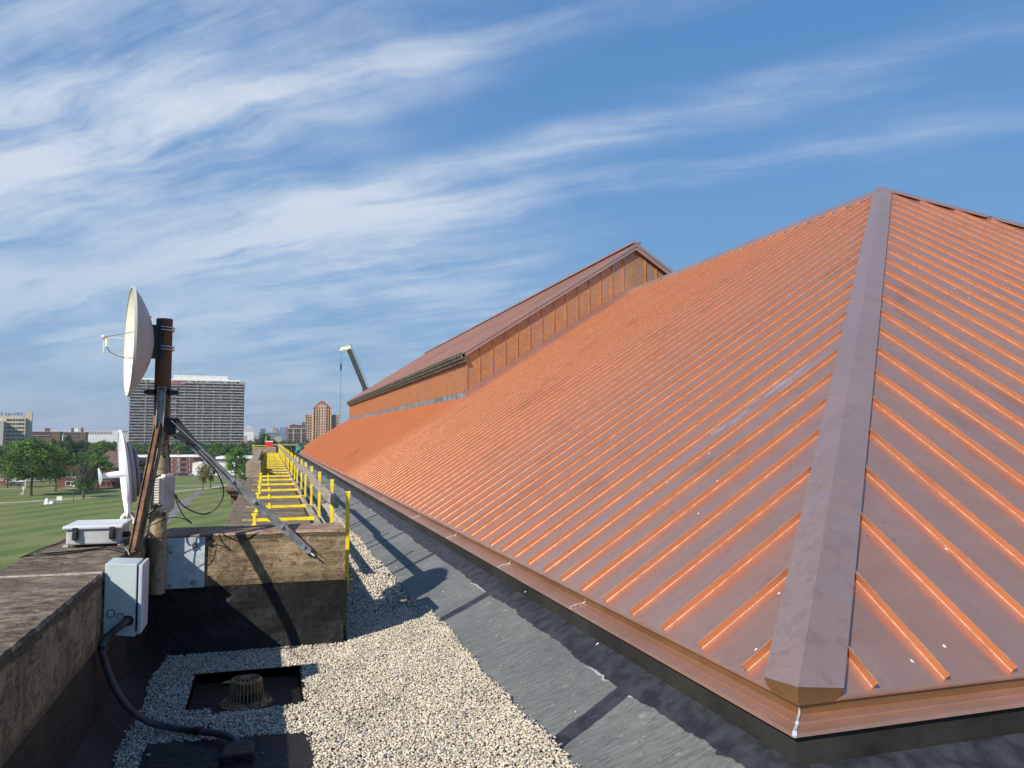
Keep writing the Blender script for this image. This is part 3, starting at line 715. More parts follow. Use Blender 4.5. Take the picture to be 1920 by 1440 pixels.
# raised middle part of the roof
Ym0, Ym1, Xm, dz = 24.5, 62.4, 6.15, 1.50
b = MB(); ov = .18
pan = .43
def cheek(Y, flip):
    n = int((AX-Xm)/pan); xs = [Xm + (AX-Xm)*k/n for k in range(n+1)]
    for sgn in (0, 1):
        for k, (xa, xb) in enumerate(zip(xs, xs[1:])):
            X_ = lambda x: x if not sgn else 2*AX-x
            lo_ = (lambda v: min(zl(v), EZ+S*(YE-Ym1)-.1)) if flip else zl
            q_ = [(X_(xa), Y, lo_(xa)), (X_(xb), Y, lo_(xb)), (X_(xb), Y, zl(xb)+dz), (X_(xa), Y, zl(xa)+dz)]; b.face(q_ if not (flip ^ bool(sgn)) else q_[::-1])
            b.box(X_(xa)-.012, X_(xa)+.012, Y-.035 if not flip else Y, Y if not flip else Y+.035, zl(xa), zl(xa)+dz-.02)
cheek(Ym0, False); cheek(Ym1, True)
cw = thing('roof_monitor', (AX, Ym0, AZ), None, None); del_ = cw
cw.parent = cr; cw.location = Vector((AX, Ym0, AZ)) - Vector(cr.location)
b.build('cheek_wall', MT['copper_wall'], cw)
b = MB(); y = Ym0
b.face([(Xm, Ym0, zl(Xm)-.05), (Xm, Ym1, zl(Xm)-.05), (Xm, Ym1, zl(Xm)+dz), (Xm, Ym0, zl(Xm)+dz)][::-1])
while y < Ym1: b.box(Xm-.04, Xm, y-.012, y+.012, zl(Xm)+.2, zl(Xm)+dz-.05); y += .43
b.build('front_wall', MT['copper_wall'], cw)
b = MB(); b.box(Xm-.055, Xm+.01, Ym0-.02, Ym1, zl(Xm)-.02, zl(Xm)+.17)
b.build('wall_flashing', MT['lead'], cw)
b = MB(); b.bar((Xm-.05, Ym0-.03, zl(Xm)+.09), (AX-.02, Ym0-.03, AZ+.07), .05, .20, (-S,0,1)); b.build('cheek_flashing', MT['copper_mon'], cw)
b = MB(); xe = Xm-.22; ze = zl(Xm)+dz-.22*S
tz = .10
def rp(x, off=0.): return zl(x)+dz+off
for sgn in (0, 1):
    X_ = lambda x: x if not sgn else 2*AX-x
    ya, yb = Ym0-ov, Ym1+ov
    y = ya
    while y < yb-.01:
        y2 = min(y+.43, yb); q_ = [(X_(xe), y, rp(xe, tz)), (X_(xe), y2, rp(xe, tz)), (X_(AX), y2, rp(AX, tz)), (X_(AX), y, rp(AX, tz))]; b.face(q_[::-1] if not sgn else q_)
        if y > ya and not sgn: fin(b, (xe, y, rp(xe, tz)), (AX, y, rp(AX, tz)), (0,1,0), nrm, .03, .012, 0)
        y = y2
    for (Yq, dirn) in ((ya, -1), (yb, 1)):       # rake boards in two steps
        for (d0, h0, h1) in ((0., -.11, tz+.002), (.035, .02, tz+.03)):
            a0, a1 = (X_(xe), Yq+dirn*d0, rp(xe)), (X_(AX), Yq+dirn*d0, rp(AX))
            P8 = []
            for (px_, py_, pz_) in (a0, a1):
                for dy_ in (0, -dirn*.06):
                    for hz in (h0, h1): P8.append((px_, py_+dy_, pz_+hz))
            i0 = len(b.v); b.v += P8
            for qd in ((0,1,5,4),(2,3,7,6),(1,3,7,5),(0,2,6,4),(0,1,3,2),(4,5,7,6)): b.f.append([i0+i for i in qd]); b.m.append(1)
b.build('monitor_roof', [MT['copper_mon'], MT['copper_cap']], cw)
b = MB(); z0_ = ze
b.box(xe-.02, xe+.10, Ym0-ov, Ym1+ov, z0_-.02, z0_+.085); b.box(xe+.02, xe+.16, Ym0-ov, Ym1+ov, z0_-.12, z0_-.02); b.box(xe+.08, Xm, Ym0-ov+.02, Ym1+ov-.02, z0_-.22, z0_-.12)
b.build('cornice', simple('dark_brown_copper_cornice', (.16,.12,.08), .55, .5, .3, 4, .004), cw)
b = MB(); b.bar((AX, Ym0-ov-.05, rp(AX, tz+.03)), (AX, Ym1+ov, rp(AX, tz+.03)), .34, .06); b.build('ridge_cap', MT['copper_cap'], cw)

# ------------------------------------------------------------------ mast and everything on it
PX, PY, PR = -.788, 6.575, .060
mast = thing('antenna_mast', (PX, PY, .5), 'rusty steel pipe mast bolted to the stone beam and braced on both sides', 'mast')
b = MB(); b.lathe([(PR,0),(PR,2.115)], (PX,PY,.50), (0,0,1), 28, True, False); b.lathe([(PR,2.115),(PR-.008,2.115),(PR-.008,1.9)], (PX,PY,.50), (0,0,1), 28); b.build('pole', MT['pipe'], mast, smooth=True)
b = MB(); b.box(-.865,-.455,6.648,6.664,.515,.905); b.build('base_plate', MT['galv_lt'], mast, .002)
for x, z in ((-.53,.845),(-.53,.555),(-.70,.80),(-.70,.545),(-.855,.80)):
    b = MB(); b.lathe([(.024,0),(.024,.004)], (x,6.648,z), (0,-1,0), 16, True, True); b.lathe([(.014,.004),(.014,.018)], (x,6.648,z), (0,-1,0), 6, True, True); b.lathe([(.007,.0),(.007,.034)], (x,6.648,z), (0,-1,0), 8, True, True)
    b.build('bolt', MT['galv'], mast)
b = MB(); b.bar((-.70,6.645,.53),(-.70,6.645,.87),.05,.008,(0,1,0)); b.build('weld_flange', MT['galv_lt'], mast)
def band(z, m_, w_=.02, r_=PR+.004, name='clamp_band'):
    b = MB(); b.lathe([(r_,-w_/2),(r_+.003,-w_/2),(r_+.003,w_/2),(r_,w_/2)], (PX,PY,z), (0,0,1), 28); return b.build(name, m_, mast, smooth=True)
b = MB(); b.lathe([(PR+.002,-.02),(PR+.008,-.02),(PR+.008,.02),(PR+.002,.02)], (PX,PY,2.04), (0,0,1), 28)
b.box(PX-.115,PX-.055,PY-.07,PY-.03,2.02,2.055); b.box(PX+.055,PX+.115,PY-.07,PY-.03,2.02,2.055)
b.cyl((PX-.11,PY-.085,2.038),(PX-.11,PY-.02,2.038),.014,8); b.cyl((PX+.11,PY-.085,2.038),(PX+.11,PY-.02,2.038),.014,8); b.build('brace_clamp', MT['dark'], mast)
band(1.46, MT['pipe'], .012)
# short channel standing in front of the pole
b = MB(); a = Vector((PX+.01, PY-.09, 2.075)); c = Vector((PX-.005, PY-.10, 1.61))
b.bar(a, c, .05, .006, (0,1,0)); b.bar(a+Vector((-.025,-.02,0)), c+Vector((-.025,-.02,0)), .006, .045, (0,1,0)); b.bar(a+Vector((.025,-.02,0)), c+Vector((.025,-.02,0)), .006, .045, (0,1,0)); b.bar(a+Vector((-.028,-.02,0)), a+Vector((.028,-.02,0)), .04, .006)
for q_ in (.25,.5,.72,.9): p = a.lerp(c, q_); b.lathe([(.011,0),(.011,.012)], p, (0,-1,0), 10, True, True)
b.build('channel_bracket', MT['galv'], mast)
# braces, each an angle
def angle(name, a, c, w_, m_, label=None, up=(0,0,1), side=(0,-1,0), tk=.007):
    a = Vector(a); c = Vector(c); b = MB(); d = (c-a).normalized(); sd = (Vector(side)-d*Vector(side).dot(d)).normalized(); up_ = d.cross(sd)
    b.bar(a, c, w_, tk, tuple(sd)); b.bar(a+up_*(w_/2)+sd*(w_/2-.002), c+up_*(w_/2)+sd*(w_/2-.002), tk, w_, tuple(sd)); return b.build(name, m_, mast), b
MT['rust_lit'] = simple('sunlit_orange_rust', (.46,.30,.16), .7, .2, .3, 6)  # rust colour lightened to paint the sunlit flange
b = MB(); a = ony(297, 797, 6.47); c = onz(249, 1036, .937); d = (c-a).normalized(); sd = Vector((-.25,-1,0)); sd = (sd-d*sd.dot(d)).normalized(); up_ = d.cross(sd)
if up_.x < 0: up_ = -up_
b.bar(a, c, .048, .007, tuple(sd)); b.bar(a+up_*.024+sd*.016, c+up_*.024+sd*.016, .007, .036, tuple(sd)); b.bar(a-up_*.024+sd*.008, c-up_*.024+sd*.008, .007, .018, tuple(sd))
b.build('brace', MT['rust'], mast)
b = MB(); b.bar(ony(306, 812, 6.45), onz(260, 1034, .937), .026, .007, tuple(sd)); b.build('brace', MT['rust_lit'], mast)  # strip for the lit flange of that angle, sunlight put into its colour
b = MB(); a = Vector((PX+.06, PY-.065, 1.80)); c = Vector((.335, 6.628, .765)); d = (c-a).normalized(); n_ = Vector((d.z,0,-d.x))
if n_.z < 0: n_ = -n_
b.bar(a, c, .058, .006, (0,-1,0)); b.bar(a+n_*.03+Vector((0,-.028,0)), c+n_*.03+Vector((0,-.028,0)), .006, .055, (0,-1,0))
for q_ in (.06,.44,.60,.80,.965):
    p = a.lerp(c, q_); b.lathe([(.019,0),(.019,.006),(.011,.006),(.011,.018)], p+Vector((0,-.002,0)), (0,-1,0), 12, True, True)
b.build('brace', MT['galv'], mast)
b = MB(); p0 = Vector((PX+.03, PY-.072, 1.845)); b.face([p0, p0+Vector((.095,0,-.005)), p0+Vector((.25,0,-.20)), p0+Vector((.20,0,-.23)), p0+Vector((.02,0,-.13))][::-1]); o = b.build('gusset_plate', MT['dark'], mast)
md = o.modifiers.new('s', 'SOLIDIFY'); md.thickness = .008
b = MB(); b.lathe([(.020,0),(.020,.012)], (.335,6.628,.765), (0,-1,0), 12, True, True); b.cyl((.345,6.64,.755),(.385,6.60,.725),.008); b.build('bolt', MT['galv'], mast)
b = MB()
for z_ in (1.36, 1.40, 1.28): b.lathe([(PR+.012,-.006),(PR+.015,0),(PR+.012,.006)], (PX,PY,z_), (0,0,1), 20)
b.box(PX-.12,PX-.06,PY-.05,PY+.02,1.34,1.36); b.box(PX-.12,PX-.06,PY-.05,PY+.02,1.26,1.28); b.build('clamp_band', MT['dark'], mast)

def dish(name, center, axis, rad, depth, label, face_m, back_m, rim=.012):
    th_ = thing(name, center, label, 'dish'); ax = Vector(axis).normalized(); c = Vector(center)
    pr_f = []; pr_b = []; n = 14
    for i in range(n+1): r_ = rad*i/n; pr_f.append((r_, -depth*(1-(r_/rad)**2)))
    b = MB(); b.lathe(pr_f, c, ax, 56); b.build('reflector', face_m, th_, smooth=True)
    for i in range(n+1): r_ = (rad+rim*.3)*i/n; pr_b.append((r_, -depth*(1-(i/n)**2)-.012))
    b = MB(); b.lathe(pr_b + [(rad+rim, -.012), (rad+rim, .006), (rad, .006), (rad, 0)], c, ax, 56); b.build('back_shell', back_m, th_, smooth=True)
    return th_, ax, c
ax1 = Vector((-.972, -.236, .005))
c1 = ony(243, 640, 6.50)
d1, ax, c = dish('satellite_dish', c1, ax1, .412, .155, 'large cream dish with thin wire feed arms at the top of the mast', MT['cream'], MT['dishback'])
side = ax.cross(Vector((0,0,1))).normalized()
fp = c + ax*.175 + Vector((0,0,.02))
for (p, q_) in ((c+side*.30+Vector((0,0,.06))-ax*.08, fp+Vector((0,0,.0))), (c-side*.30+Vector((0,0,.06))-ax*.08, fp+Vector((0,0,.0))), (c+Vector((0,0,-.12))-ax*.10+side*.1, fp+Vector((0,0,-.12)))):
    b = MB(); b.cyl(p, q_, .0035, 6); b.build('feed_arm', MT['zinc'], d1)
b = MB(); b.cyl(fp+Vector((0,0,-.12)), fp, .003, 6); b.cyl(fp-ax*.02+Vector((0,0,-.07)), fp-ax*.02+Vector((0,0,.0)), .012, 10); b.lathe([(.016,0),(.016,.02)], fp, ax, 10, True, True); b.build('feed', MT['cream'], d1)
b = MB(); b.tube([fp-ax*.02+Vector((0,0,-.07)), fp-ax*.06+Vector((0,0,-.12)), c-ax*.0+Vector((0,0,-.13)), c-ax*.10+Vector((0,0,-.09))], .003, 6); b.build('feed_cable', MT['cable'], d1)
bk = c - ax*.175
b = MB(); b.bar(bk-Vector((0,0,.12)), bk+Vector((0,0,.135)), .11, .065, tuple(ax)); b.bar(bk-ax*.03-Vector((0,0,.11)), bk-ax*.03+Vector((0,0,.13)), .14, .012, tuple(ax)); b.build('mount_bracket', MT['dark'], d1, .004)
for dz_ in (.105, -.045):
    b = MB(); z_ = c.z+dz_
    for k in (0,.022): b.tube([(PX-.11,PY-.075,z_+k),(PX,PY-.075,z_+k-.003),(PX+.055,PY-.055,z_+k-.006),(PX+.075,PY,z_+k-.006),(PX+.05,PY+.06,z_+k-.005),(PX,PY+.075,z_+k),(PX-.11,PY+.07,z_+k)], .0055, 8, 4)
    b.box(PX-.115,PX-.095,PY-.10,PY+.10,z_-.012,z_+.035); b.build('u_bolt', MT['zinc'], d1, smooth=True)
b = MB(); b.cyl((PX-.10,PY-.06,c.z+.02),(PX-.10,PY-.06,c.z+.20),.006,8); b.cyl((PX-.10,PY-.06,c.z-.17),(PX-.10,PY-.06,c.z-.06),.006,8); b.lathe([(.013,0),(.013,.012)], (PX-.10,PY-.06,c.z+.19), (0,0,1), 6, True, True); b.lathe([(.013,0),(.013,.012)], (PX-.10,PY-.06,c.z-.165), (0,0,1), 6, True, True); b.build('adjuster_rod', MT['zinc'], d1)

ax2 = Vector((-.968, -.222, -.115))
c2 = ony(231, 888, 6.64)
d2, ax, c = dish('microwave_dish', c2, ax2, .325, .055, 'smaller white dish with splash plate feed low on the mast', MT['white'], MT['white'])
b = MB(); b.lathe([(.026,-.05),(.024,.075),(.022,.105)], c, ax, 20, True, True); b.build('feed_tube', MT['white'], d2, smooth=True)
b = MB(); b.lathe([(.022,.105),(.020,.148)], c, ax, 20); b.build('feed_collar', simple('cream_feed_plastic', (.5,.5,.46), .5), d2, smooth=True)
b = MB(); b.lathe([(.012,.142),(.064,.160),(.066,.167),(.0,.170)], c, ax, 24); b.build('splash_plate', MT['white'], d2, smooth=True)
b = MB(); b.lathe([(.23,-.045),(.225,-.070),(.17,-.078),(.0,-.082)], c, ax, 40); b.build('back_cover', MT['dishback'], d2, smooth=True)
b = MB(); b.lathe([(.19,-.080),(.195,-.090),(.19,-.100),(.0,-.104)], c, ax, 40); b.build('back_ring', simple('grey_back_cover', (.36,.37,.40), .5), d2, smooth=True)
b = MB(); q0 = c-ax*.10; b.cyl(q0+Vector((0,0,.06)), q0-ax*.11+Vector((0,0,.055)), .022, 12); b.bar(q0+Vector((0,0,-.05)), q0-ax*.14+Vector((0,0,-.03)), .06, .07); b.cyl(q0-ax*.06+Vector((0,-.034,-.045)), q0-ax*.06+Vector((0,-.05,-.045)), .018, 10); b.bar(q0-ax*.12+Vector((0,0,-.08)), q0-ax*.12+Vector((0,0,.09)), .05, .03, tuple(ax)); b.build('mount_bracket', MT['galv'], d2, .003)

# radio unit, turned so that its finned side catches the sun
ru = thing('radio_unit', (PX+.045, PY-.12, 1.27), 'white finned radio unit strapped to the mast below the brace', 'radio unit')
M = Matrix.Translation(Vector((PX+.055, PY-.115, 1.27))) @ Matrix.Rotation(R(52), 4, 'Z')
b = MB(); b.box(-.064,.060,-.035,.020,-.125,.125, 0, M); b.box(-.042,.040,-.030,.010,-.142,.142, 0, M)
o = b.build('housing', MT['radio'], ru, .005)
b = MB()
for k in range(20): z_ = -.115 + .23*k/19; b.box(-.095,-.064,-.030,.016,z_-.0022,z_+.0022, 0, M)
b.build('cooling_fins', MT['radio'], ru)
b = MB()
for k in range(26): z_ = -.12 + .24*k/25; b.box(-.058,.055,-.038,-.035,z_-.0018,z_+.0018, 0, M)
b.build('front_ribs', simple('radio_front_shade', (.38,.37,.37), .5), ru)  # ribs coloured darker to paint the shade on the front
b = MB(); b.cyl(M@Vector((-.02,-.01,-.142)), M@Vector((-.02,-.01,-.170)), .012, 10); b.cyl(M@Vector((.06,-.01,-.02)), M@Vector((.10,-.01,-.035)), .013, 10); b.cyl(M@Vector((-.07,-.0,-.075)), M@Vector((-.125,-.02,-.095)), .017, 10); b.build('connector', MT['cable'], ru)

# cables
def cable(pts, r_, label, m_=None, name='cable'):
    b = MB(); b.tube(pts, r_, 8, 6); return tag(b.build(name, m_ or MT['cable'], smooth=True), label, 'cable')
Yc = 6.44
cable([ony(x,y,Yc) for x,y in ((327,926),(340,945),(360,958),(382,964),(402,956),(417,935),(418,912),(408,888),(395,872),(372,848),(350,825),(335,815),(322,818),(306,825))], .0055, 'thick black cable looping from the radio unit up along the galvanised brace')
cable([ony(x,y,Yc) for x,y in ((327,928),(333,945),(345,968),(360,981))], .0045, 'short black cable hanging from the radio unit with a loose end')
cable([ony(x,y,Yc) for x,y in ((360,982),(345,973),(330,970),(312,973),(290,982),(268,992))], .0035, 'thin black cable arching from behind the pole over the stone beam')
cable([ony(x,y,6.40) for x,y in ((316,955),(314,975),(308,992),(296,1003),(278,1012))], .0028, 'thin grey wire curving down in front of the pole foot', MT['conduit'])
cable([ony(x,y,6.42) for x,y in ((316,832),(317,850),(318,870),(319,888))], .004, 'black cable dropping straight to the top of the radio unit')
cable([ony(x,y,6.40) for x,y in ((306,832),(296,850),(290,880),(288,905),(285,935),(282,965),(279,990),(276,1015),(274,1035))], .0045, 'long black cable running down beside the pole to the cabinet')
cable([ony(x,y,6.38) for x,y in ((303,945),(292,952),(280,962),(270,972))], .0105, 'fat black sleeve leading from the radio unit behind the brace')
cable([ony(x,y,6.43) for x,y in ((281,900),(276,925),(274,950),(277,968),(281,972))], .007, 'black cable loop hanging between brace and pole')
cable([ony(x,y,6.40) for x,y in ((305,838),(300,845),(303,852),(310,858),(303,840),(312,832))], .004, 'tangle of short black ties under the channel bracket')
cable([(-.90,5.9,.94),(-.88,5.7,.952),(-.84,5.45,.99),(-.80,5.28,1.0),(-.78,5.2,.99)], .0035, 'pale green ground wire dropping into the cabinet top', MT['greencable'])
cp = lambda L_: [onz(x, y, .937) for x, y in L_]
cable(cp([(238,1034),(225,1028),(200,1026),(170,1030),(130,1034),(95,1037),(45,1043)]), .0045, 'pair of black cables lying across the coping in front of the grey box')
cable(cp([(236,1036),(205,1030),(180,1031),(140,1036),(100,1040),(60,1041)]), .004, 'thin black cable on the coping between grey box and cabinet')
cable(cp([(123,1012),(105,1020),(80,1028),(45,1043),(38,1046)]), .0045, 'black cable running off the outer coping edge left of the grey box')

# grey box with two latches on the coping
gb = thing('junction_box', (-1.145, 6.28, .935), 'grey fibreglass junction box with two latches lying on the coping', 'junction box')
b = MB(); b.box(-1.315,-.975,6.09,6.47,.948,1.055); b.build('body', MT['box'], gb, .012)
b = MB(); b.box(-1.335,-.955,6.07,6.49,1.055,1.082); b.build('lid', simple('pale_grey_lid', (.55,.56,.60), .45, 0, .05, 5), gb, .010)
for x in (-1.255, -1.025):
    b = MB(); b.box(x-.016,x+.016,6.058,6.089,1.02,1.07); b.box(x-.020,x+.020,6.068,6.089,.985,1.03); b.box(x-.012,x+.012,6.050,6.066,.99,1.045); b.build('latch', MT['dark'], gb, .003)
b = MB(); b.box(-1.335,-1.30,6.10,6.14,.934,.949); b.box(-.99,-.955,6.10,6.14,.934,.949); b.box(-1.335,-1.30,6.42,6.46,.934,.949); b.build('foot', MT['box'], gb)
b = MB(); b.cyl((-.975,6.2,1.0),(-.93,6.2,1.0),.02,10); b.cyl((-.975,6.3,.985),(-.935,6.3,.985),.015,10); b.build('cable_gland', MT['cable'], gb)
# white gooseneck behind it
b = MB(); p = ony(241, 973, 6.85); b.tube([(p.x-.045,6.85,.95),(p.x-.045,6.85,p.z-.005),(p.x-.030,6.85,p.z+.028),(p.x,6.85,p.z+.040),(p.x+.030,6.85,p.z+.028),(p.x+.045,6.85,p.z-.01),(p.x+.045,6.85,p.z-.035)], .018, 12, 5)
tag(b.build('vent_pipe', MT['radio'], smooth=True), 'small white gooseneck vent pipe behind the grey junction box', 'vent pipe')

# cabinet
cb = thing('electrical_cabinet', (-.78, 5.08, .57), 'pale green grey electrical cabinet hung on the inner parapet face', 'cabinet')
b = MB(); yf, yk = 4.95, 5.19
b.v += [(-.865,yf,.585),(-.70,yf,.560),(-.70,yk,.560),(-.865,yk,.585),(-.865,yf,.978),(-.70,yf,.968),(-.70,yk,.968),(-.865,yk,.978)]
for q_ in ((3,2,1,0),(4,5,6,7),(0,1,5,4),(1,2,6,5),(2,3,7,6),(3,0,4,7)): b.f.append(list(q_)); b.m.append(0)
b.build('body', MT['cab'], cb, .004)
b = MB(); b.box(-.700,-.688,yf+.01,yk-.01,.59,.955); b.build('gasket', MT['dark'], cb)
b = MB(); b.box(-.688,-.668,yf-.012,yk+.012,.575,.965); b.build('door', simple('cabinet_door_paint', (.46,.50,.54), .4, 0, .05, 6), cb, .004)
b = MB(); b.box(-.668,-.660,yf+.008,yf+.014,.64,.93); b.build('drip_trim', MT['white'], cb)
b = MB(); b.box(-.875,-.862,yf-.01,yf+.02,.88,.93); b.box(-.875,-.862,yf-.01,yf+.02,.60,.65); b.build('mounting_tab', MT['rust'], cb)
pts = []
for i in range(17): a_ = i*math.pi/8; pts.append((-.826+.020*math.cos(a_), yf-.003, .70+.020*math.sin(a_)*1.1))
b = MB(); b.tube(pts, .0022, 5, 2); b.tube([(-.80,yf-.004,.675),(-.785,yf-.006,.695),(-.765,yf-.004,.69),(-.755,yf-.006,.67)], .0022, 5, 4); b.build('wire_loop', MT['cable'], cb)
# conduit
cpt = [(-.735,yf+.02,.655),(-.745,yf-.035,.655),(-.775,yf-.06,.632),(-.815,yf-.075,.600),(-.845,yf-.09,.56),(-.842,yf-.11,.50),(-.80,4.86,.36),(-.74,4.86,.24),(-.67,4.90,.14),(-.58,4.92,.075),(-.46,4.88,.05),(-.34,4.80,.050),(-.24,4.72,.056),(-.17,4.64,.060),(-.125,4.56,.048),(-.115,4.52,.02)]
b = MB(); b.tube(cpt, .0195, 14, 6); ft = tag(b.build('flexible_conduit', MT['conduit'], smooth=True), 'thick dark conduit curving from the cabinet down onto the roof', 'conduit')
b = MB(); b.lathe([(.024,0),(.024,.05)], (-.36,4.815,.051), (1,-.6,.05), 14, True, True); b.lathe([(.025,-.01),(.025,.012)], (-.845,yf-.10,.535), (0,0,1), 14, True, True); b.lathe([(.026,0),(.030,.012),(.026,.02)], (-.736,yf,.655), (0,-1,0), 14, True, True); b.build('coupling', MT['cable'], ft)
pp = thing('pitch_pocket', (-.115, 4.46, .0), 'black tarred box where the conduit enters the roof', 'roof penetration')
b = MB(); b.prism(wavy([(-.20,4.36),(-.03,4.36),(-.04,4.56),(-.19,4.56)], .008, 3), .0, .062); b.build('collar', MT['flash'], pp, .012)
# drain
dr = thing('roof_drain', (-.11, 5.56, -.055), 'rusty domed cast iron roof drain strainer in its black sump', 'drain')
dc = Vector((-.10, 5.45, -.030))
b = MB(); b.lathe([(.165,0),(.165,.012),(.150,.022),(.135,.014),(.128,.016)], dc, (0,0,1), 40); b.lathe([(.136,.016),(.128,.028),(.112,.030),(.110,.020)], dc, (0,0,1), 40)
for k in range(4): a_ = k*math.pi/2+.6; b.cyl(dc+Vector((math.cos(a_)*.148,math.sin(a_)*.148,.015)), dc+Vector((math.cos(a_)*.148,math.sin(a_)*.148,.032)), .009, 6)
b.build('clamp_ring', MT['iron'], dr, smooth=True)
b = MB(); nb = 30
for k in range(nb):
    a_ = 2*math.pi*k/nb; e = Vector((math.cos(a_), math.sin(a_), 0)); tt = Vector((-math.sin(a_), math.cos(a_), 0))
    b.bar(dc+e*.112+Vector((0,0,.026)), dc+e*.094+Vector((0,0,.152)), .0075, .010, tuple(e))
    if k % 2 == 0: b.bar(dc+e*.093+Vector((0,0,.156)), dc+e*.03+Vector((0,0,.170)), .009, .006)
b.lathe([(.098,.146),(.100,.152),(.093,.161),(.083,.163),(.086,.154),(.098,.146)], dc, (0,0,1), 40); b.lathe([(.034,.162),(.032,.172),(.0,.175)], dc, (0,0,1), 24); b.lathe([(.114,.024),(.118,.034),(.107,.034),(.109,.024)], dc, (0,0,1), 40)
b.build('strainer', MT['iron'], dr)
b = MB(); b.lathe([(.106,.004),(0,.0045)], dc, (0,0,1), 30); b.build('drain_hole_disc', simple('drain_hole_shade', (.004,.004,.004), .9), dr)  # flat black disc, the dark inside the hole painted on
# fallen leaf
b = MB(); b.face([(-.27,5.90,-.02),(-.235,5.885,-.015),(-.20,5.90,-.022),(-.225,5.93,-.012),(-.25,5.935,-.018)]); o = tag(b.build('fallen_leaf', simple('dry_orange_leaf', (.5,.28,.08), .8)), 'dry orange leaf lying in the drain sump', 'leaf')
md = o.modifiers.new('s', 'SOLIDIFY'); md.thickness = .003
# bird lime and small debris on the copper
MT['lime'] = simple('white_bird_lime', (.75,.74,.70), .8)
def spl(p, nv, sx1, sy1, m_=None):
    nv = Vector(nv).normalized(); a = nv.cross(Vector((0,1,0))).normalized(); c = nv.cross(a); b = MB(); p = Vector(p)+nv*.003
    ring_ = [p + a*(math.cos(k*.7)*sx1*random.uniform(.6,1.2)) + c*(math.sin(k*.7)*sy1*random.uniform(.6,1.2)) for k in range(9)]
    for k in range(9): b.face([ring_[k], ring_[(k+1) % 9], p+nv*.003])
    b.build('bird_dropping', m_ or MT['lime'], cr)
def on_l(x, y): d = ray(x, y); n = Vector((-S,0,1)); return Vector((0,0,H)) + d*((Vector((EX,0,EZ))-Vector((0,0,H))).dot(n)/d.dot(n))
def on_r(x, y): d = ray(x, y); n = Vector((0,-S,1)); return Vector((0,0,H)) + d*((Vector((0,YC,EZ))-Vector((0,0,H))).dot(n)/d.dot(n))
for x, y in ((1310,963),(1345,902),(1461,1113),(1203,1017),(1120,1208),(985,1110),(1330,850),(1250,905),(1418,1218)): spl(on_l(x, y), (-S,0,1), .012, .007)
for x, y in ((1774,1030),(1710,1240),(1816,560),(1790,541),(1715,593),(1770,1212)): spl(on_r(x, y), (0,-S,1), .008, .012)
for x, y in ((1788,1046),(1796,1058)): spl(on_r(x, y), (0,-S,1), .006, .035, simple('brown_streak', (.22,.12,.08), .6))
# ------------------------------------------------------------------ yellow parapet clamps and timber rails
words = ['first','second','third','fourth','fifth','sixth','seventh','eighth','ninth','tenth','eleventh','twelfth','thirteenth','fourteenth','fifteenth','sixteenth','seventeenth','eighteenth','nineteenth','twentieth','twenty-first','twenty-second','twenty-third','twenty-fourth','twenty-fifth']
def make_clamp():
    t_ = thing('parapet_clamp', (0,0,0), 'x', 'clamp', 'yellow steel guardrail clamps across the long parapet')
    b = MB(); b.box(-.15,.64,-.02,.02,.49,.53); b.box(.58,.74,-.024,.024,.485,.536); b.build('bar', MT['yellow'], t_)
    b = MB(); b.box(.08,.34,-.0175,.0175,.53,.535)
    for k in range(8): b.box(.30+k*.022,.31+k*.022,-.008,.008,.478,.49)
    b.build('ratchet_strip', MT['olive'], t_)
    b = MB(); b.box(-.18,-.14,-.028,.028,.425,.60); b.box(-.20,-.12,-.022,.022,.575,.605); b.box(-.20,-.13,-.035,.035,.425,.445); b.build('jaw', MT['yellow'], t_)
    b = MB(); b.box(-.32,-.19,-.012,.012,.50,.524); b.build('tail', MT['olive'], t_)
    b = MB(); b.box(.03,.075,-.028,.028,.48,.545); b.lathe([(.018,0),(.018,.03)], (.052,0,.545), (0,0,1), 10, True, True); b.build('collar', MT['yellow'], t_)
    b = MB(); b.box(.718,.752,-.02,.02,.24,1.18); b.box(.713,.757,-.022,.022,1.165,1.183); b.build('post', MT['yellow'], t_)
    b = MB(); b.cyl((.66,0,.36),(.79,0,.36),.010,8); b.cyl((.78,-.035,.36),(.78,.035,.36),.008,8); b.build('screw', MT['yellow'], t_)
    b = MB(); b.box(.655,.715,-.02,.02,.43,.44); b.box(.69,.715,-.02,.02,.97,.985); b.build('rail_holder', MT['yellow'], t_)
    return t_
cl0 = make_clamp(); CY0, CDY = 7.50, 2.13; NCL = 24
for k in range(NCL):
    o = cl0 if k == 0 else copy_tree(cl0)
    o.location = (random.uniform(-.015,.015), CY0+CDY*k, 0); o.rotation_euler.z = R(random.uniform(-1.2,1.2)); o.rotation_euler.y = 0
    o['label'] = f"{words[k]} yellow steel clamp from the stone beam along the long parapet" if k else 'nearest yellow steel clamp with its post standing beside the stone beam end'
    o['category'] = 'clamp'
def board(x0, x1, ya, yb, z0, z1, nm, lab, grp, dx=0):
    b = MB(); n = 5
    for i in range(n):
        pass
    b.box(-(x1-x0)/2, (x1-x0)/2, 0, yb-ya, z0, z1); o = b.build(nm, MT['wood'], bevel=.004); o.location = ((x0+x1)/2, ya, 0); o.rotation_euler.z = R(dx); o.rotation_euler.x = R(random.uniform(-.25,.25))
    return tag(o, lab, 'rail', grp)
y = 7.78; k = 0
while y < 58:
    L_ = 4.35; board(.672 if k % 2 else .632, .712 if k % 2 else .674, y, y+L_, 1.0, 1.105, 'timber_rail', f"{words[k]} upper timber rail board counted from the stone beam", 'upper guard rail boards'); y += L_-.12; k += 1
y = 9.3; k = 0
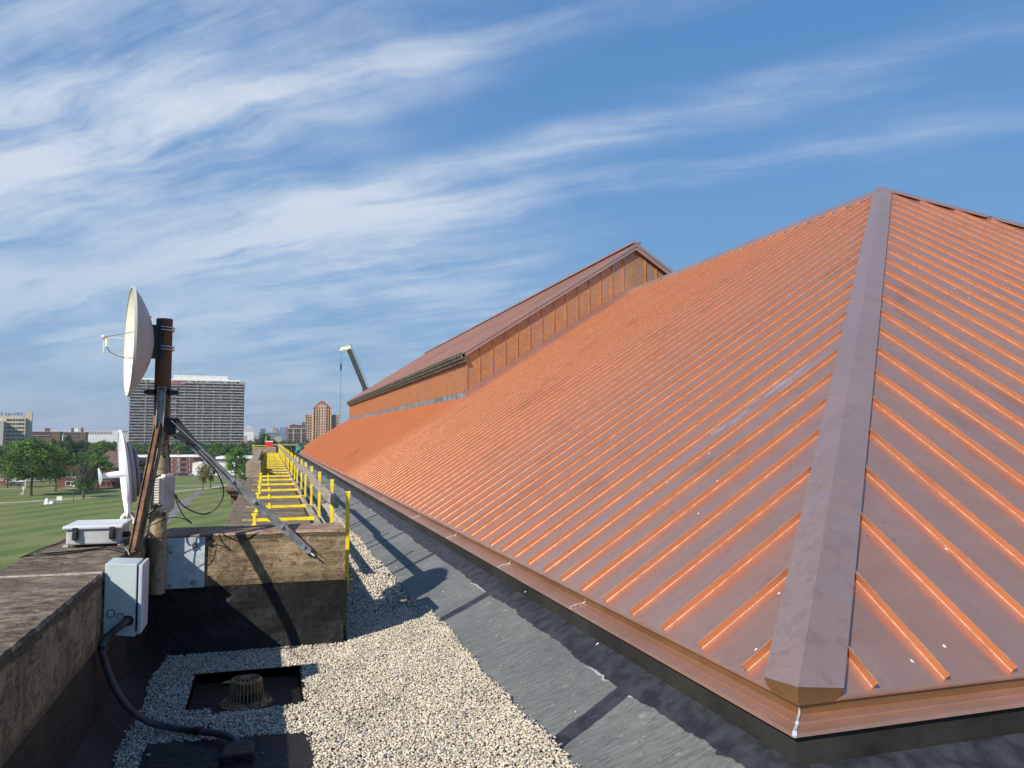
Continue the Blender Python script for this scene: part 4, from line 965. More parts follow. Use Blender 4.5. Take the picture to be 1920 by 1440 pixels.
while y < 58:
    L_ = 3.9; board(.650 if k % 2 else .668, .688 if k % 2 else .706, y, y+L_, .445, .545, 'timber_rail', f"{words[k]} lower timber toe board counted from the stone beam", 'lower toe boards'); y += L_-.1; k += 1
# bits at the far end of the parapet
fb = thing('storage_crate', (.0, 59.4, .93), 'small red and white crate on the far end block of the parapet', 'crate')
b = MB(); b.box(-.15,.35,59.25,59.6,.935,1.30); b.build('body', simple('red_plastic', (.6,.04,.03), .5), fb); b = MB(); b.box(-.17,.37,59.23,59.62,1.30,1.36); b.build('lid', MT['white'], fb)
ec = copy_tree(cl0); ec.location = (-.85, 60.6, .5); ec.rotation_euler.z = R(4); ec['label'] = 'yellow clamp sitting on the far end block beside the red crate'; ec['category'] = 'clamp'
b = MB(); b.box(.3,2.2,60.5,60.8,1.02,1.12); tag(b.build('plank', MT['wood']), 'pale plank laid level beyond the far end of the parapet', 'plank')
b = MB(); b.lathe([(.28,0),(.32,.55),(.3,.55)], (2.35,61.5,.42), (0,0,1), 18, True, True); tag(b.build('bucket', simple('teal_plastic', (.04,.26,.24), .5), smooth=True), 'teal bucket near the far copper eave', 'bucket')

# ------------------------------------------------------------------ distant things
def place(px, D, zb=GZ): p = ond(px, 818, D); return Vector((p.x, p.y, zb))
def ZY(py, D): return ond(960, py, D).z
def local(o): return o
MT['brick'] = simple('red_brown_brick', (.17,.075,.055), .9, 0, .18, 2.5)  # brick base darkened to take in the shade of trees
MT['brick2'] = simple('dark_brick', (.15,.085,.066), .9, 0, .18, 1.5)
MT['tan'] = simple('tan_brick', (.50,.34,.21), .9, 0, .1, .4)
MT['tan2'] = simple('dark_tan_brick', (.22,.14,.09), .9, 0, .1, .4)
MT['yel'] = simple('pale_yellow_brick', (.58,.50,.35), .9, 0, .06, .3)
MT['paleg'] = simple('pale_grey_concrete', (.42,.42,.40), .9, 0, .08, .2)
MT['wht'] = simple('white_painted_wall', (.70,.70,.68), .8, 0, .05, .3)
MT['grytower'] = simple('grey_tower_wall', (.24,.235,.23), .9, 0, .3, .25)
MT['slab'] = simple('pale_balcony_slab', (.42,.41,.39), .9, 0, .08, .2)
MT['rail'] = simple('grey_balcony_railing', (.20,.20,.20), .8, 0, .3, .4)
MT['glass'] = mat('dark_window_glass', (.03,.035,.045), .15)[0]
MT['glass2'] = mat('pale_window_blind', (.35,.36,.36), .4)[0]
MT['roofbr'] = simple('brown_shingle_roof', (.13,.085,.065), .9, 0, .15, 1.)
MT['redroof'] = simple('red_tile_roof', (.20,.075,.05), .9, 0, .15, .6)
MT['teal'] = mat('blue_glass_facade', (.07,.17,.28), .35)[0]
MT['pink'] = simple('pinkish_stone', (.42,.28,.25), .9, 0, .08, .05)
MT['redf'] = simple('crimson_facade', (.50,.05,.10), .7)
MT['darkf'] = simple('dark_slate_facade', (.10,.12,.15), .6, 0, .1, .1)
MT['grn'] = simple('dark_green_metal', (.02,.09,.06), .5)
_wm = {}
def windows(par, L_, mt=None, y=-.04, maxn=100, depth=.12):
    mt = mt or MT['glass']; rest = MB(); k = 0
    for (x, z, w_, h_) in L_:
        if k < maxn:
            key = (round(w_, 2), round(h_, 2), mt.name)
            if key not in _wm:
                b = MB(); b.box(-w_/2, w_/2, 0, depth, 0, h_); me_o = b.build('window', mt, loc=1); _wm[key] = me_o.data; o = me_o
            else: o = bpy.data.objects.new('window', _wm[key]); sc.collection.objects.link(o)
            o.parent = par; o.location = (x, y, z); k += 1
        else: rest.box(x-w_/2, x+w_/2, y, y+depth, z, z+h_)
    if rest.v: tag(rest.build('window', mt, par, loc=1), kind='stuff')
def bld(name, label, cat, pxc, D, rz=None, group=None):
    p = place(pxc, D); o = thing(name, p, label, cat, group)
    o.rotation_euler.z = -math.atan2(p.x, p.y) if rz is None else rz
    return o
m = lambda px, D: px*D/F
# --- apartment slab
D = 800; T = bld('apartment_tower', 'huge grey apartment slab with stacked balconies behind the dish mast', 'building', 351.5, D, 0.05)
W_, HT = 54.5, ZY(713, D)-GZ; NF = 26; fh = HT/NF
b = MB(); b.box(-W_, W_, 0, 18, 0, HT); b.build('wall', MT['grytower'], T, loc=1)
b = MB()
for x in (-40,-31,-12,-4,8,14,24,31,42): b.box(x-.7, x+.7, -1.6, 0, 0, HT-1)
b.build('pier', MT['rail'], T, loc=1)
for f_ in range(NF):
    z = f_*fh
    jut = 2.2 if f_ > 2 else 0
    b = MB(); b.box(-W_-jut, -22, -1.9, 0, z+.0, z+.26); b.box(-W_-jut, -W_, 0, 15, z, z+.26)
    b.box(-8 if f_ % 2 else -20, W_+1.2, -2.4, -.0, z, z+.42); b.build('balcony', MT['slab'], T, loc=1)
for f_ in range(NF):
    z = f_*fh; b = MB(); b.box(-W_+1, W_-1, -1.75, -1.68, z+.45, z+1.1); b.build('railing', MT['rail'], T, loc=1)
wl = [(-W_+3+j*4.32+random.uniform(-.4,.4), f_*fh+.9, random.choice((1.6,2.4,3.0)), 1.7) for f_ in range(NF-1, -1, -1) for j in range(25)]
windows(T, [q for i, q in enumerate(wl) if i % 4], y=-.15); windows(T, [q for i, q in enumerate(wl) if i % 4 == 0], MT['glass2'], y=-.15, maxn=0)
b = MB(); b.box(-15, 37.5, 2, 14, HT, HT+5.6); b.build('penthouse', MT['wht'], T, loc=1)
b = MB(); b.box(-50, 50, 1, 16, HT, HT+1.6); b.build('roof_parapet', MT['wht'], T, loc=1)
b = MB(); b.box(-18.5, -4, -2.6, -2.4, HT-4.2, HT-3.0); b.build('awning', simple('red_cloth', (.5,.08,.06), .8), T, loc=1)
b = MB()
for x, h_ in ((-9,3.2),(12,2.2),(10,1.6),(-12,1)): b.box(x-.2, x+.2, 6, 6.4, HT+5.6, HT+5.6+h_)
b.build('roof_mast', MT['dark'], T, loc=1)
# --- hotel with hipped top
D = 900; u = D/F; T = bld('hotel_tower', 'tan brick art deco tower with steep brown roof and stepped wings', 'building', 603.5, D, -.03)
zz = lambda py: ZY(py, D)-GZ
b = MB(); b.box(-31.5*u, 31.5*u, 4, 18, 0, zz(778)); b.box(-17*u, 17*u, 0, 20, 0, zz(766)); b.box(-8*u, 8*u, -1, 3, 0, zz(760)); b.build('wall', MT['tan'], T, loc=1)
b = MB()
for x in range(-30, 31, 4):
    if abs(x) > 18: b.box((x-.6)*u, (x+.6)*u, 3.4, 4, 0, zz(777))
for x in (-16,-11,-7,7,11,16): b.box((x-.6)*u, (x+.6)*u, -1.5, 0, 0, zz(766))
for x in range(-30, 31, 3):
    if abs(x) > 18: b.box((x-.8)*u, (x+.8)*u, 3.2, 4.2, zz(779), zz(776.5))
b.build('pier', MT['tan'], T, loc=1)
b = MB()
def hip(b, x0, x1, y0, y1, z0, x2, x3, y2, y3, z1, mi=0):
    A_ = [(x0,y0,z0),(x1,y0,z0),(x1,y1,z0),(x0,y1,z0)]; B_ = [(x2,y2,z1),(x3,y2,z1),(x3,y3,z1),(x2,y3,z1)]
    for i in range(4): j = (i+1) % 4; b.face([A_[i],A_[j],B_[j],B_[i]], mi)
    b.face(B_, mi)
hip(b, -17.5*u, 17.5*u, -.5, 20.5, zz(766), -6*u, 6*u, 7, 13, zz(754)); hip(b, -6*u, 6*u, 7, 13, zz(754), -2*u, 2*u, 9, 11, zz(750)); b.build('roof', MT['redroof'], T, loc=1)
b = MB(); b.box(-2.2*u, 2.2*u, 8.5, 11.5, zz(751), zz(745.5)); b.box(-2.8*u, 2.8*u, 8.2, 11.8, zz(747), zz(746)); b.build('lantern', MT['slab'], T, loc=1)
b = MB(); b.box(-4.2*u, -2.2*u, 1.5, 4, zz(762), zz(757)); b.box(2.2*u-1, 4.2*u-1, 1.5, 4, zz(762), zz(757)); b.build('dormer', MT['slab'], T, loc=1)
wl = []
for f_ in range(11):
    for x in (-28,-24,-20,20,24,28): wl.append((x*u, zz(782)-f_*3.1-1.5, 1.3, 1.8))
windows(T, wl, y=3.85, maxn=60)
wl = [(x*u, zz(770)-f_*3.1-1.5, 1.3, 1.8) for f_ in range(12) for x in (-13.5,-9,9,13.5)]; windows(T, wl, y=-.12, maxn=48)
wl = [(x*u, zz(764)-f_*3.1-1.5, 1.2, 1.8) for f_ in range(12) for x in (-5,0,5)]; windows(T, wl, y=-1.12, maxn=36)
# --- brick block beside it
D = 820; u = D/F; T = bld('brick_apartment_block', 'dark brick apartment block with white trim left of the tan tower', 'building', 556, D, .1)
zz = lambda py: ZY(py, D)-GZ
b = MB(); b.box(-15*u, 17*u, 0, 16, 0, zz(803)); b.box(-10*u, 17*u, 4, 16, 0, zz(796.5)); b.box(12*u, 17*u, 6, 10, 0, zz(791)); b.box(-6*u, -1*u, 6, 10, 0, zz(795)); b.build('wall', MT['brick2'], T, loc=1)
b = MB(); b.box(-15.2*u, 17*u, -.3, .1, zz(804), zz(802.6)); b.box(-15.2*u, 17*u, -.25, .1, zz(812), zz(811.2))
for x in (-5.5, 8.5): b.box((x-.8)*u, (x+.8)*u, -.3, .1, 0, zz(803))
b.build('white_trim', MT['slab'], T, loc=1)
windows(T, [(x*u, zz(806.5)-f_*3.1, 1.5, 1.7) for f_ in range(8) for x in (-12.5,-9.5,-2.5,1.5,5,11.5,14.5)], y=-.1, maxn=56)
# --- far centre
def tower(label, x0, x1, py, D, m_, name='distant_tower', win=None, dep=40, top=None):
    T = bld(name, label, 'building', (x0+x1)/2, D, 0, 'far downtown towers'); w2 = m(x1-x0, D)/2
    b = MB(); b.box(-w2, w2, 0, dep, 0, ZY(py, D)-GZ); b.build('wall', m_, T, loc=1)
    if top: b = MB(); b.box(m(top[0], D), m(top[1], D), 5, dep-5, ZY(py, D)-GZ, ZY(top[2], D)-GZ); b.build('upper_storeys', top[3], T, loc=1)
    if win: 
        n_, k_ = win; H_ = ZY(py, D)-GZ
        windows(T, [(-w2+(2*w2)*(i+.5)/n_, H_-(j+1)*H_/(k_+14.), 2*w2/n_*.55, H_/(k_+14.)*.5) for j in range(k_) for i in range(n_)], y=-.4, depth=.6, maxn=60)
    return T
tower('far white office tower right beside the grey apartment slab', 458, 475, 802, 3300, MT['wht'], win=(5,6), top=(-6,3,797,MT['paleg']))
tower('far dark slate tower with flat top above the tree canopy', 488, 498.5, 803.5, 3500, MT['darkf'], win=(4,4))
tower('far low blue grey block between the dark and the pink towers', 501, 519, 811, 3400, MT['darkf'], win=(6,3))
T = tower('far slender pinkish tower with stepped top', 511, 517.5, 801, 3800, MT['pink'], win=(3,6), top=(-2,2,797,MT['pink']))
tower('far narrow dark blue tower left of the blue mural facade', 518, 522, 803, 3600, MT['darkf'], win=(2,5))
tower('far narrow pale blue slab of glass', 522.3, 525, 801.5, 3650, MT['paleg'])
T = tower('far blue facade with pale stripes and a crimson edge', 525.3, 536, 801, 3200, MT['teal'])
H_ = ZY(801,3200)-GZ; b = MB()
for z in (5, 13, 21): b.box(-7, 4, -.6, 0, H_-z-1.5, H_-z)
b.build('pale_stripe', MT['paleg'], T, loc=1); b = MB(); b.box(m(5.5,3200), m(8.6,3200), -2, 30, 0, H_+4); b.build('red_edge', MT['redf'], T, loc=1)
tower('far small pale building low between the tree crowns', 516, 528, 818.5, 1500, MT['pink'], name='distant_building', dep=15)
tower('far small terracotta building at the right foot of the apartment slab', 453, 463, 817, 1000, MT['pink'], name='distant_building', dep=12)
tower('far pale low building beside the white office tower', 475.5, 483, 812, 2600, MT['paleg'], name='distant_building', dep=12)
# --- left
D = 700; u = D/F; T = bld('yellow_brick_building', 'pale yellow brick high rise at the left edge with taller end shaft', 'building', 22, D, .21)
zz = lambda py: ZY(py, D)-GZ
b = MB(); b.box(-55*u, 21*u, 0, 22, 0, zz(782.5)); b.build('wall', MT['yel'], T, loc=1)
b = MB(); b.box(21*u, 31*u, 3, 16, 0, zz(772)); b.build('end_shaft', MT['yel'], T, loc=1)
b = MB(); b.box(-60*u, -12*u, -12, -.1, 0, zz(790)); b.build('lower_wing', MT['paleg'], T, loc=1)
b = MB(); b.box(-50*u, 17*u, 4, 18, zz(782.5), zz(779)); b.build('roof_house', MT['paleg'], T, loc=1)
b = MB()
for x in (-22,-18,-12,-8,-5,-1,3,7,10,14): b.box((x-.9)*u, (x+1.0)*u, 6, 9, zz(779), zz(random.uniform(772.5,775)))
b.build('roof_equipment', MT['rail'], T, loc=1)
windows(T, [(x*u, zz(785.5)-f_*3.5-1.8, 1.6 if i % 2 else 1.1, 1.7) for f_ in range(11) for i, x in enumerate((-8,-5,-1.5,2.5,6.5,10.5,14,17.5))], y=-.12, maxn=88)
D = 850; u = D/F
for (xc, w2, top, ch, lab) in ((86, 23, 809, (-1.,3.), 'long brown brick building with rooftop stair tower behind the big left tree'), (140, 19, 810, (-5.,11.), 'brown brick building with two chimneys above the left treetops')):
    zz = lambda py: ZY(py, D)-GZ
    T = bld('brick_warehouse', lab, 'building', xc, D, .1); b = MB(); b.box(-w2*u, w2*u, 0, 18, 0, zz(top)); b.build('wall', MT['brick2'], T, loc=1)
    b = MB(); b.box(-w2*u, w2*u*.3, -.3, 0, zz(top+8), zz(top+7)); b.box(-w2*u-.3, w2*u+.3, -.4, 18.3, zz(top+.8), zz(top)); b.build('stone_band', MT['pink'], T, loc=1)
    for c_ in ch: b = MB(); b.box((c_-2.2)*u, (c_+2.2)*u, 4, 8, zz(top), zz(802.5)); b.build('chimney', MT['brick2'], T, loc=1)
    windows(T, [((-w2+2+i*2.6)*u, zz(top+3.2+j*4), 1., 1.5) for j in range(3) for i in range(int(w2*1.4/2.6))], y=-.12, maxn=60)
D = 1050; u = D/F; T = bld('white_office_building', 'long low white building with dark vertical window strips on the left skyline', 'building', 162, D, .16)
b = MB(); b.box(-62*u, 56*u, 0, 20, 0, ZY(807.5,D)-GZ); b.box(-26*u, -14*u, 2, 18, 0, ZY(803,D)-GZ); b.build('wall', MT['wht'], T, loc=1)
windows(T, [(x*u, ZY(814.5,D)-GZ, .8, 4.2) for x in range(-60, 44, 3) if not -28 < x < -12], y=-.2, maxn=60)
b = MB(); b.box(-8*u-.3, -8*u+.3, 4, 4.6, 0, ZY(799.5,D)-GZ); b.build('roof_mast', MT['dark'], T, loc=1)
tower('low grey building with stepped roof beside the grey apartment slab', 214, 246, 811, 1100, MT['paleg'], name='distant_building', dep=15, top=(-8,6,807.5,MT['rail']))
# --- flats across the lawn
D = 417; u = D/F; T = bld('brick_flats', 'three storey red brick flats with white flat roof behind the mast', 'building', 310, D, -.08)
zz = lambda py: ZY(py, D)-GZ
b = MB(); b.box(-66*u, 64*u, 0, 14, 0, zz(857)); b.build('wall', MT['brick'], T, loc=1)
b = MB(); b.box(-67*u, 65*u, -.3, 14.5, zz(857), zz(853.5)); b.build('roof', MT['wht'], T, loc=1)
for x in (21, 52): b = MB(); b.box((x-1.5)*u, (x+1.5)*u, 4, 6, zz(853.5), zz(846)); b.build('chimney', MT['brick'], T, loc=1)
b = MB(); b.box(22*u, 27*u, -.1, 1.4, 0, zz(858)); b.build('stair_recess', MT['rail'], T, loc=1)
windows(T, [(x*u, zz(864+r_*9.8), 1.3 if i % 2 else 2.6, 1.5) for r_ in range(3) for i, x in enumerate((-60,-48,-38,-25,-12,-2,5,13,33,44,55,62))], y=-.08)
windows(T, [(x*u, zz(864+r_*9.8)+.1, .5, 1.3) for r_ in range(3) for x in (-48,-25,-2,13,44)], MT['glass2'], y=-.14)
D = 395; u = D/F; T = bld('white_warehouse', 'low white painted warehouse with grey roof right of the brick flats', 'building', 418, D, -.05)
zz = lambda py: ZY(py, D)-GZ
b = MB(); b.box(-52*u, 44*u, 0, 25, 0, zz(868)); b.build('wall', MT['wht'], T, loc=1); b = MB(); b.box(-12*u, 60*u, 6, 30, zz(868), zz(861)); b.build('clerestory', MT['rail'], T, loc=1)
b = MB(); b.box(-14*u, 62*u, 5, 31, zz(861), zz(857)); b.build('roof', MT['wht'], T, loc=1)
b = MB(); b.box(14*u, 30*u, -.1, 1, zz(880), zz(874)); b.build('window_band', MT['rail'], T, loc=1)
# houses on the left
def house(label, pxc, D, w2, eave, peak, m_, rm, rz=0., dep=12, chim=None, win=((-.5,.35),(.0,.35),(.5,.35)), gable=True):
    T = bld('brick_house', label, 'house', pxc, D, rz); ze, zp = ZY(eave, D)-GZ, ZY(peak, D)-GZ; w_ = m(w2, D)
    b = MB(); b.box(-w_, w_, 0, dep, 0, ze)
    if gable:
        b.face([(-w_,0,ze),(w_,0,ze),(0,0,zp)]); b.face([(w_,dep,ze),(-w_,dep,ze),(0,dep,zp)])
    b.build('wall', m_, T, loc=1)
    b = MB()
    if gable:
        for s_ in (-1, 1):
            P = [(s_*(w_+.5),-.5,ze-.3),(0,-.5,zp+.05),(0,dep+.5,zp+.05),(s_*(w_+.5),dep+.5,ze-.3)]; Q = [(p[0],p[1],p[2]+.3) for p in P]
            for f_ in ((0,1,2,3),): b.face([P[i] for i in f_]); b.face([Q[i] for i in f_][::-1])
            for i in range(4): j = (i+1) % 4; b.face([P[i],P[j],Q[j],Q[i]])
    else: hip(b, -w_-.5, w_+.5, -.5, dep+.5, ze, -w_*.25, w_*.25, dep*.45, dep*.55, zp)
    b.build('roof', rm, T, loc=1)
    if chim: b = MB(); b.box(m(chim[0],D)-.6, m(chim[0],D)+.6, dep*.4, dep*.4+1.3, 0, ZY(chim[1],D)-GZ); b.build('chimney', MT['brick'], T, loc=1)
    for (fx, fz) in win:
        wn_ = MB(); wn_.box(fx*w_-.75, fx*w_+.75, -.1, .1, fz*ze, fz*ze+1.6); o = wn_.build('window', MT['glass'], T, loc=1)
        fr = MB(); fr.box(fx*w_-.9, fx*w_+.9, -.12, -.02, fz*ze-.15, fz*ze); fr.box(fx*w_-.9, fx*w_+.9, -.12, -.02, fz*ze+1.6, fz*ze+1.75); fr.box(fx*w_-.9, fx*w_-.75, -.12, -.02, fz*ze, fz*ze+1.6); fr.box(fx*w_+.75, fx*w_+.9, -.12, -.02, fz*ze, fz*ze+1.6)
        fr.build('window_frame', MT['wht'], o, loc=1)
    return T
house('gabled red brick house with white framed windows between two lawn trees', 131, 300, 18, 882, 865.5, MT['brick'], MT['redroof'], .12, win=((-.3,.62),(.1,.62),(.45,.62),(.0,.12),(.5,.1)))
house('brown hip roofed brick house with red chimney behind the small dish', 205, 350, 26, 877, 846, MT['brick'], MT['roofbr'], .0, 14, (10, 838), ((-.7,.3),(-.4,.3),(.3,.3),(.6,.3)), False)
house('brown roofed house partly hidden by the left mast brace', 246, 385, 18, 872, 851, MT['brick'], MT['roofbr'], .0, 12, None, ((-.5,.3),(.4,.3)), False)
T = bld('brick_annex', 'long low brick annex with white window band under the small dish', 'house', 218, 300, -.04); b = MB(); b.box(-8, 8.5, 0, 8, 0, ZY(897,300)-GZ); b.build('wall', MT['brick'], T, loc=1); windows(T, [(x, .9, 1.3, 1.4) for x in (-4,-2.2,-.4,4,5.8)]); b = MB(); b.box(-8.3, 8.8, -.3, 8.3, ZY(897,300)-GZ, ZY(896,300)-GZ); b.build('roof', MT['roofbr'], T, loc=1)
T = bld('dark_shed', 'dark low building at the left edge behind the utility pole', 'building', -6, 420, 0); b = MB(); b.box(-14, 7, 0, 8, 0, 8.2); b.build('wall', MT['darkf'], T, loc=1); b = MB(); b.box(-14.4, 7.4, -.4, 8.4, 8.2, 8.6); b.build('roof', MT['rail'], T, loc=1)

# --- poles, lamps, cars, lawn things
def lamp(px, py, h_, lab, globe=True):
    p = onz(px, py, GZ); T = thing('street_lamp', p, lab, 'lamp post')
    b = MB(); b.lathe([(.16,0),(.16,.25),(.09,.5),(.065,h_-.5),(.1,h_-.45),(.1,h_-.38)], (0,0,0), (0,0,1), 10, True, True); b.build('post', MT['grn'], T, loc=1)
    if globe: b = MB(); b.lathe([(.1,h_-.38),(.24,h_-.25),(.30,h_-.05),(.2,h_+.2),(.04,h_+.32)], (0,0,0), (0,0,1), 12, True, True); b.build('globe', MT['wht'], T, loc=1, smooth=True)
lamp(137.5, 940, 4.6, 'green lamp post with white globe on the lawn path near the bare tree')
lamp(413, 920, 4.6, 'green lamp post by the path seen under the right mast brace')
def upole(px, D, h_, lab, m_, arm=True):
    T = thing('utility_pole', place(px, D), lab, 'utility pole'); b = MB(); b.lathe([(.17,0),(.11,h_)], (0,0,0), (0,0,1), 8, True, True); b.build('post', m_, T, loc=1)
    if arm: b = MB(); b.box(-1.3,1.3,-.07,.07,h_-.9,h_-.75); b.box(-1.0,1.0,-.07,.07,h_-1.8,h_-1.65); b.build('cross_arm', m_, T, loc=1)
upole(3, 340, 10.0, 'pale utility pole at the left edge of the picture', MT['paleg'])
upole(333, 385, 7.2, 'slim pole standing in front of the brick flats', MT['rail'], False)
upole(358, 380, 9.2, 'taller brown utility pole between flats and white warehouse', MT['brick2'], False)
upole(118, 330, 11.0, 'thin pole rising beside the gabled brick house', MT['rail'])
def car(px, py, lab, m_, rz, D=None):
    p = onz(px, py, GZ) if D is None else place(px, D); T = thing('parked_car', p+Vector((0,0,.03)), lab, 'car'); T.rotation_euler.z = rz
    b = MB(); prof = [(-2.2,.35),(-2.2,.8),(-1.9,.95),(-1.1,1.0),(1.2,1.0),(2.1,.85),(2.2,.35)]
    n = len(prof)
    for (a_, c_) in zip(prof, prof[1:]): b.face([(a_[0],-.88,a_[1]),(c_[0],-.88,c_[1]),(c_[0],.88,c_[1]),(a_[0],.88,a_[1])])
    b.face([(x,-.88,z) for x, z in prof][::-1]); b.face([(x,.88,z) for x, z in prof]); b.face([(-2.2,-.88,.35),(-2.2,.88,.35),(2.2,.88,.35),(2.2,-.88,.35)]); b.build('body', m_, T, .05, loc=1)
    b = MB(); hip(b, -1.6, .9, -.82, .82, .98, -1.0, .3, -.68, .68, 1.42); b.build('cabin', MT['glass'], T, loc=1); b = MB(); b.box(-1.0,.3,-.66,.66,1.42,1.46); b.build('roof', m_, T, loc=1)
    for x in (-1.35, 1.35):
        for y in (-.86, .70): b = MB(); b.cyl((x,y,.32),(x,y+.16,.32),.32,12); b.build('wheel', MT['cable'], T, loc=1)
pm = lambda n, c_: mat(n, c_, .3)[0]
car(334, 892.5, 'dark red car parked nearest the flats door', pm('maroon_car_paint', (.12,.012,.015)), .1)
car(344, 892, 'second maroon car parked in front of the brick flats', pm('dark_red_car_paint', (.09,.01,.015)), .0)
car(353.5, 891.8, 'silver blue car parked right of the maroon cars', pm('silver_blue_car_paint', (.22,.26,.33)), -.1)
car(36, 905, 'white car on the road beyond the big left tree', pm('white_car_paint', (.7,.7,.7)), .1)
car(28, 911, 'dark blue car on the road under the big left tree', pm('dark_blue_car_paint', (.03,.05,.09)), .0)
car(4, 909, 'red car on the road at the left edge', pm('red_car_paint', (.35,.04,.03)), .0)
p = onz(88, 945, GZ); T = thing('garden_sculpture', p, 'white rounded boulder with orange base beside the lawn path', 'sculpture')
b = MB(); b.lathe([(0,1.7),(.35,1.6),(.5,1.3),(.55,.9),(.75,.5),(.9,0)][::-1], (0,0,0), (0,0,1), 14); b.lathe([(.7,0),(.7,.5),(.5,.75),(0,.8)], (1.3,0,0), (0,0,1), 12); b.build('stone', MT['wht'], T, loc=1, smooth=True)
b = MB(); b.box(-1.4,-.2,-.6,.5,0,.35); b.build('base', simple('orange_base', (.45,.13,.06), .8), T, loc=1)
p = onz(111, 944, GZ); T = thing('information_board', p, 'small white board on legs beside the lawn path', 'sign')
b = MB(); b.box(-.7,.7,-.1,.1,.9,2.1); b.build('panel', MT['wht'], T, loc=1)
for x in (-.5,.5): b = MB(); b.box(x-.06,x+.06,-.06,.06,0,.9); b.build('leg', MT['paleg'], T, loc=1)
for (x, y, h_, lab) in ((43.5, 927, 2.6, 'short white marker post on the lawn below the big left tree'), (47, 915, 3.6, 'taller white signpost with small plate beyond the pavement')):
    T = thing('signpost', onz(x, y, GZ), lab, 'signpost'); b = MB(); b.box(-.1,.1,-.1,.1,0,h_); b.build('post', MT['wht'], T, loc=1); b = MB(); b.box(-.35,.35,-.14,-.1,h_-.8,h_-.1); b.build('plate', MT['wht'], T, loc=1)
T = thing('utility_box', onz(40.5, 928, GZ), 'small grey utility box beside the white marker post on the lawn', 'utility box'); b = MB(); b.box(-.3,.3,-.25,.25,0,.95); b.build('body', MT['paleg'], T, .05, loc=1); b = MB(); b.box(-.33,.33,-.28,.28,.95,1.02); b.build('lid', MT['rail'], T, loc=1)

# --- crane behind the roof
p = ond(685, 730, 110); tip = ond(654, 655, 110); bd = (tip-p).normalized(); base = tip - bd*((tip.z-GZ-2.5)/bd.z)
T = thing('mobile_crane', (base.x, base.y, GZ), 'mobile crane whose dark boom rises behind the copper roof', 'crane')
b = MB(); b.bar(base, tip-bd*6, .85, .9); b.bar(tip-bd*9, tip, .62, .66); b.build('boom', simple('dark_boom_paint', (.035,.035,.035), .6), T)
b = MB(); b.bar(tip-bd*.2, tip+bd*.5, .6, .8); q_ = tip + bd*.2 - _r*1.0; b.bar(tip+bd*.25, q_+Vector((0,0,-.1)), .35, .4); b.box(q_.x-.22,q_.x+.22,q_.y-.2,q_.y+.2,q_.z-.45,q_.z-.05); b.build('boom_head', simple('cream_paint', (.75,.70,.50), .5), T)
b = MB(); b.cyl(q_, q_+Vector((0,0,-26)), .022, 5); b.lathe([(.12,0),(.12,1.0)], q_+Vector((0,0,-3.2)), (0,0,1), 8, True, True); b.build('hoist_cable', MT['dark'], T)
b = MB(); b.cyl(tip+bd*.9+_r*.5, tip-bd*22+_r*.75, .03, 5); b.build('stay_cable', MT['dark'], T)
b = MB(); b.box(base.x-5,base.x+6,base.y-1.4,base.y+1.4,GZ+.7,GZ+1.7); b.box(base.x-1.5,base.x+2.5,base.y-1.3,base.y+1.3,GZ+1.7,GZ+3.4); b.build('chassis', MT['yellow'], T)
for x in (-3.5,-1.5,2.5,4.5): b = MB(); b.cyl((base.x+x,base.y-1.5,GZ+.6),(base.x+x,base.y-1.1,GZ+.6),.6,14); b.build('wheel', MT['cable'], T)

# --- trees
def crown_np(seed, nclump=34, per=95, leaf=.035, col=(.06,.12,.025), shape='round', gaps=.0):
    g = np.random.default_rng(seed); C_ = []; Vv = []; cc = []
    for i in range(nclump):
        for _ in range(50):
            p = g.uniform(-1, 1, 3)
            if np.sum(p**2) < 1 and (np.sum(p**2) > .22 or g.random() < .3): break
        zc = .60 + p[2]*.36; wd = .40
        if shape == 'tall': wd = .26*(1.1-.4*p[2])
        if shape == 'round': wd *= (1.0 - .30*max(p[2], 0) - .15*max(-p[2], 0))
        c = np.array([p[0]*wd, p[1]*wd, zc]); r_ = g.uniform(.07, .15); tone = g.uniform(.62, 1.3); hue = g.uniform(-.15, .15)
        d = g.normal(size=(per, 3)); d /= np.linalg.norm(d, axis=1)[:,None]; rr = r_*g.uniform(.35, 1.12, per)**.6
        L_ = c + d*rr[:,None]*np.array([1.15,1.15,.8])
        nrm_ = d + g.normal(size=(per,3))*.7; nrm_ /= np.linalg.norm(nrm_, axis=1)[:,None]
        a = np.cross(nrm_, g.normal(size=(per,3))); a /= np.linalg.norm(a, axis=1)[:,None]; b_ = np.cross(nrm_, a)
        s_ = (leaf*g.uniform(.6,1.3,per))[:,None]
        Vv.append(np.stack([L_-a*s_*.6, L_-b_*s_*.35, L_+a*s_*.6, L_+b_*s_*.35], 1))
        k = tone*g.uniform(.8,1.25,(per,1)); co = np.array(col)[None]*1.3*k*np.array([[1+hue,1,1-hue]]); cc.append(np.repeat(co, 4, 0))
    V_ = np.concatenate(Vv).reshape(-1,3); n = len(V_)//4
    return V_, np.arange(n*4).reshape(n,4), np.clip(np.concatenate(cc),0,1)
